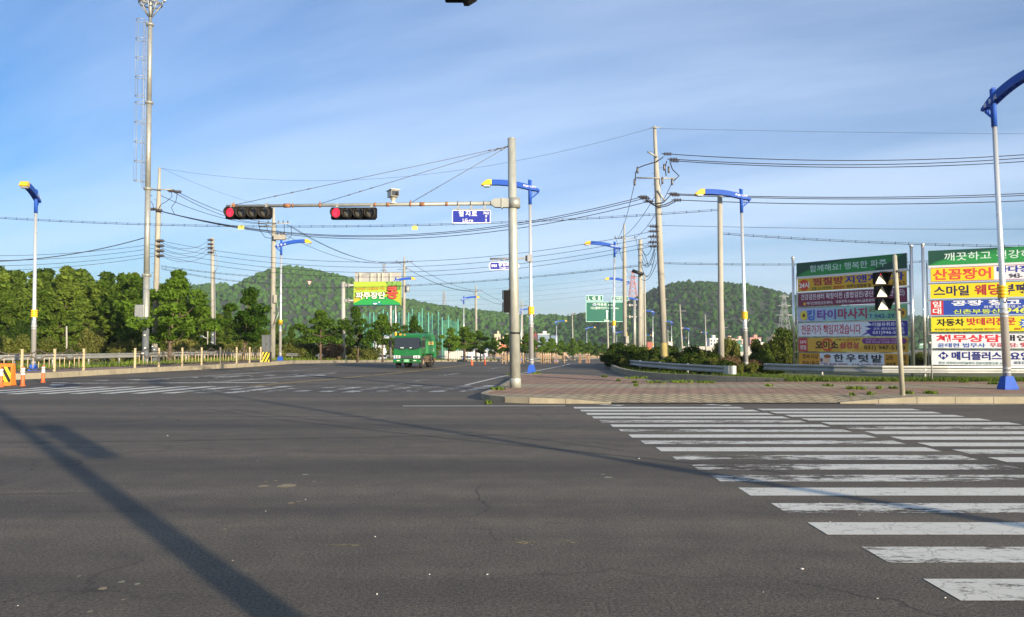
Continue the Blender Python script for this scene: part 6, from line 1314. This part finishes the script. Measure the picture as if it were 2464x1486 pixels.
# ================================================================ FAR THINGS
def tower(u, vb, vt, Y, label, m, hw=.11, arms=3):
    base = P(u, vb, Y); top = P(u, vt, Y); H = top.z - base.z; t = thing('transmission_tower', base, label, 'transmission tower', 'lattice transmission towers'); r = max(.10, .00030 * Y); b = MB(); w0 = H * hw; N = 7
    def cor(f): w = w0 * (1 - f) ** 1.1 + H * .015; z = H * f; return [base + Vector((sx * w, sy * w, z)) for sx, sy in ((-1, -1), (1, -1), (1, 1), (-1, 1))]
    for i in range(N):
        a, c = cor(i / N * .98), cor((i + 1) / N * .98)
        for k in range(4): b.tube([a[k], c[k]], r, 4); b.tube([a[k], c[(k + 1) % 4]], r * .7, 4); b.tube([a[(k + 1) % 4], c[k]], r * .7, 4)
    b.build('lattice', m, t)
    for k in range(arms):
        b = MB(); f = .58 + .36 * k / max(1, arms - 1); z = base + Vector((0, 0, H * f)); L = H * (.17 - .035 * k)
        for s in (-1, 1): b.tube([z + Vector((0, 0, H * .02)), z + Vector((s * L, 0, 0))], r, 4); b.tube([z + Vector((0, 0, -H * .015)), z + Vector((s * L, 0, 0))], r, 4)
        b.build('crossarm', m, t)
TWG = mat('tower_grey', (.34, .35, .35), .5, .2); TWR = mat('tower_red', (.62, .22, .18), .6)
tower(1888, 832, 706, 520, 'pale lattice tower standing beside the left banner stand', TWG)
tower(1523, 730, 650, 980, 'faint red and white lattice tower beyond the green sign', TWR, .13)
tower(629, 682, 655, 1010, 'tiny lattice tower on the left shoulder of the left hill', TWG); tower(924, 705, 634, 1000, 'lattice tower rising behind the billboard', TWG); tower(1069, 738, 700, 990, 'lattice tower on the ridge behind the driving range', TWG)
NETG = mat('net_post_green', (.10, .34, .26), .6)
def netmat():
    m, nt, b = nodes('green_net'); b.inputs['Base Color'].default_value = (.05, .28, .2, 1); b.inputs['Alpha'].default_value = .3; b.inputs['Roughness'].default_value = .9; return m
YN = 270; t = thing('driving_range_net', P(990, 862, YN), 'tall green netted driving range with a row of slim green masts', 'driving range'); NM = netmat(); prev = None
for u, v in ((875, 755), (890, 752), (899, 752), (912, 752), (922, 744), (932, 752), (946, 747), (960, 752), (968, 744), (983, 752), (992, 743), (1008, 752), (1016, 742), (1031, 752), (1040, 755), (1055, 751), (1064, 764), (1079, 760), (1102, 768)):
    p = P(u, v, YN + rnd.uniform(-8, 8)); b = MB(); b.tube([Vector((p.x, p.y, zg(YN))), p], .2, 6); b.build('mast', NETG, t)
    if prev is not None: b = MB(); b.face([(prev.x, prev.y, zg(YN)), (p.x, p.y, zg(YN)), (p.x, p.y, p.z - 1.2), (prev.x, prev.y, prev.z - 1.2)]); b.build('net', NM, t)
    prev = p
WIN = mat('far_window', (.05, .06, .08), .2)
def building(u0, u1, v0, vb, Y, depth, label, wall, roof=None, rows=0, cols=0, rv=0, name='building', side=None, z0=None):
    a, b_ = P(u0, v0, Y), P(u1, v0, Y); zb = zg(Y) - .5 if z0 is None else z0; H = a.z - zb; w = b_.x - a.x; c = Vector(((a.x + b_.x) / 2, Y + depth / 2, zb)); t = thing(name, c, label, 'building')
    m = MB(); m.box(c + Vector((0, 0, H / 2)), (w, depth, H)); wl_ = m.build('wall', wall, t)
    if roof == 'gable':
        rh = rv / FPX * Y; m = MB(); m.prism([(-w * .54, 0), (w * .54, 0), (w * .3, rh), (-w * .3, rh)], Vector((c.x, Y - .4, zb + H)), EX, EZ, (0, depth + .8, 0)); m.build('roof', side, t)
    elif roof == 'flat': m = MB(); m.box(c + Vector((0, 0, H + .15)), (w + .3, depth + .3, .4)); m.box(c + Vector((w * .12, 0, H + 1.1)), (w * .3, depth * .4, 1.8)); m.build('roof', side or wall, t)
    elif roof == 'barrel': rh = rv / FPX * Y; m = MB(); m.prism([(w * .5 * math.cos(k * math.pi / 10), rh * math.sin(k * math.pi / 10)) for k in range(11)], Vector((c.x, Y - .2, zb + H)), EX, EZ, (0, depth, 0)); m.build('roof', side, t)
    for r in range(rows):
        for k in range(cols):
            x = c.x - w / 2 + w * (k + .5) / cols; z = zb + H * (1 - (r + .6) / (rows + .4) * .72); m = MB(); m.box((x, Y - .02, z), (w / cols * .5, .12, min(1.4, H / (rows + 1) * .5))); m.build('window', WIN, t)
    return t
bm = lambda n, h: mat('wall_' + n, lin(h), .8, var=.1, vscale=.3)
building(1708, 1730, 816, 850, 420, 10, 'white four storey building in front of the right hill', bm('white', 'd8d4cc'), 'flat', 3, 3, side=bm('white', 'd8d4cc'))
building(1745, 1768, 817, 850, 450, 10, 'left block of the pink apartments right of the bare concrete pole', bm('pink', 'c8a89c'), 'flat', 3, 4, side=bm('pink', 'c8a89c')); building(1770, 1793, 818, 850, 455, 10, 'right block of the pink apartments, above the distant green sign', bm('pink2', 'c4a498'), 'flat', 3, 4, side=bm('pink', 'c8a89c'))
building(1805, 1832, 814, 850, 480, 10, 'reddish apartment block right of the street lamp pole', bm('red', 'b88478'), 'flat', 2, 4, side=bm('red', 'b88478')); building(1858, 1875, 812, 850, 470, 10, 'cream house peeping over the brush beside the left banner stand', bm('cream', 'd0b898'), 'flat', 2, 2, side=bm('cream', 'd0b898')); building(1824, 1838, 826, 850, 400, 8, 'small pale house below the reddish apartment block', bm('white', 'd8d4cc'), 'flat', 1, 2, side=bm('white', 'd8d4cc'))
building(1294, 1322, 805, 850, 480, 14, 'grey and white hall behind the far row of street trees', bm('slate', '7a8a98'), 'flat', 1, 5, side=bm('white', 'd8d4cc')); building(1326, 1342, 808, 850, 500, 10, 'low blue grey shed right of the grey and white hall', bm('slate2', '6a7c90'), None, 1, 3)
building(1284, 1292, 806, 850, 480, 10, 'narrow dark red building left of the grey and white hall', bm('brick', '7a3a38'), 'flat', 2, 1, side=bm('brick', '7a3a38'))
building(1125, 1184, 842, 862, 190, 10, 'long low greenhouse with a pale blue roof behind the trees', bm('pale', 'c8ccd0'), 'gable', 0, 0, 8, side=bm('blueroof', '7a9ab8')); building(1201, 1228, 840, 862, 200, 8, 'cream house with an orange tiled roof left of the signal post', bm('cream2', 'd8c8a8'), 'gable', 1, 3, 8, side=bm('orange', 'b86a48')); building(1204, 1212, 832, 862, 205, 5, 'small cream tower with an orange roof behind the tiled house', bm('cream2', 'd8c8a8'), 'gable', 1, 1, 5, side=bm('orange', 'b86a48'))
building(1190, 1204, 806, 850, 420, 8, 'pale block half hidden above the trees left of the signal post', bm('cream', 'd0b898'), 'flat', 2, 2, side=bm('cream', 'd0b898')); building(1210, 1226, 812, 850, 430, 8, 'beige block peeping above the trees beside the signal post', bm('beige', 'c0b090'), 'flat', 2, 3, side=bm('beige', 'c0b090'))
building(899, 912, 812, 850, 200, 6, 'white house with an orange dome like roof left of the truck', bm('pale', 'c8ccd0'), 'barrel', 1, 2, 9, side=bm('orange', 'b86a48')); building(908, 930, 814, 850, 210, 6, 'pale grey vaulted shed left of the truck', bm('pale', 'c8ccd0'), 'barrel', 0, 0, 7, side=bm('greyroof', 'a8b4bc'))
building(606, 640, 842, 862, 120, 6, 'dark house with striped wall glimpsed behind the second street tree', bm('dark', '5a5c6a'), None, 1, 5); building(813, 840, 838, 862, 130, 6, 'pale low house behind the rounded street tree', bm('cream', 'd0b898'), 'gable', 1, 3, 5, side=bm('greyroof', 'a8b4bc'))
for u0, u1, v0, Y, label, hx in ((1072, 1122, 846, 175, 'long pale wall behind the far guardrail right of the truck', 'c8c4bc'), (1640, 1860, 834, 300, 'long pale noise wall below the pink apartments', 'a8a49c')):
    a, b_ = P(u0, v0, Y), P(u1, v0, Y); m = MB(); m.box(((a.x + b_.x) / 2, Y, (a.z + zg(Y)) / 2), (b_.x - a.x, .4, a.z - zg(Y)))
    for k in range(12): x = a.x + (b_.x - a.x) * k / 11; m.box((x, Y - .25, (a.z + zg(Y)) / 2), (.3, .2, a.z - zg(Y) + .2))
    tag(m.build('boundary_wall', bm(hx, hx)), label, 'wall')
EARTH = mat('bare_earth', (.40, .27, .15), .95, var=.3, vscale=.15, bump=.4, bscale=1.5)
def mound(u0, u1, vt, Y, d, name='earth_mound'):
    a, b_ = P(u0, vt, Y), P(u1, vt, Y); H = a.z - zg(Y); vs = []; nx, ny = 24, 6; rs = np.random.RandomState(int(u0))
    for j in range(ny + 1):
        for i in range(nx + 1):
            f, g_ = i / nx, j / ny; e = min(1, f * 6, (1 - f) * 6); vs.append((a.x + (b_.x - a.x) * f + rs.uniform(-.4, .4), Y - d / 2 + d * g_, zg(Y) - .3 + (H + .3) * e * math.sin(math.pi * min(1, g_ * 1.1 + .02)) ** .7 * rs.uniform(.85, 1.05)))
    m = MB(); m.add(vs, [(j * (nx + 1) + i, j * (nx + 1) + i + 1, (j + 1) * (nx + 1) + i + 1, (j + 1) * (nx + 1) + i) for j in range(ny) for i in range(nx)], 0, True); tag(m.build(name, EARTH), kind='structure')
mound(1166, 1232, 846, 165, 12); mound(1276, 1372, 842, 240, 14); mound(1360, 1480, 846, 280, 14); mound(1560, 1760, 851, 200, 16)
YX = 130; c = P(1567, 852, YX); t = thing('parked_digger', (c.x, YX, zg(YX)), 'orange machine showing between the poles beyond the bushes', 'excavator'); k = YX / FPX
m = MB(); m.box((c.x - 8 * k, YX, zg(YX) + 1.6), (26 * k, 2.2, 1.3)); m.build('body', mat('machine_orange', (.55, .22, .05), .6, var=.2, vscale=2), t, bevel=.1); m = MB(); m.box((c.x - 6 * k, YX, zg(YX) + 2.7), (12 * k, 1.8, 1.1)); m.build('cab', mat('machine_red', (.30, .08, .06), .5), t, bevel=.08); m = MB(); m.box((c.x - 8 * k, YX, zg(YX) + .45), (28 * k, 2.4, .9)); m.build('track', BLACK, t, bevel=.2)

# ================================================================ HAZE
def haze():
    m = bpy.data.materials.new('haze'); m.use_nodes = True; nt = m.node_tree; nt.nodes.remove(nt.nodes['Principled BSDF']); v = nt.nodes.new('ShaderNodeVolumePrincipled')
    v.inputs['Color'].default_value = (.82, .88, 1.0, 1); v.inputs['Density'].default_value = HAZE_D; v.inputs['Anisotropy'].default_value = 0.1
    nt.links.new(v.outputs[0], nt.nodes['Material Output'].inputs['Volume']); b = MB(); b.box((0, 1000, 68), (3600, 2400, 150)); o = b.build('haze', m); tag(o, kind='stuff'); o.display_type = 'WIRE'
HAZE_D = 0.00018
if HAZE_D: haze()
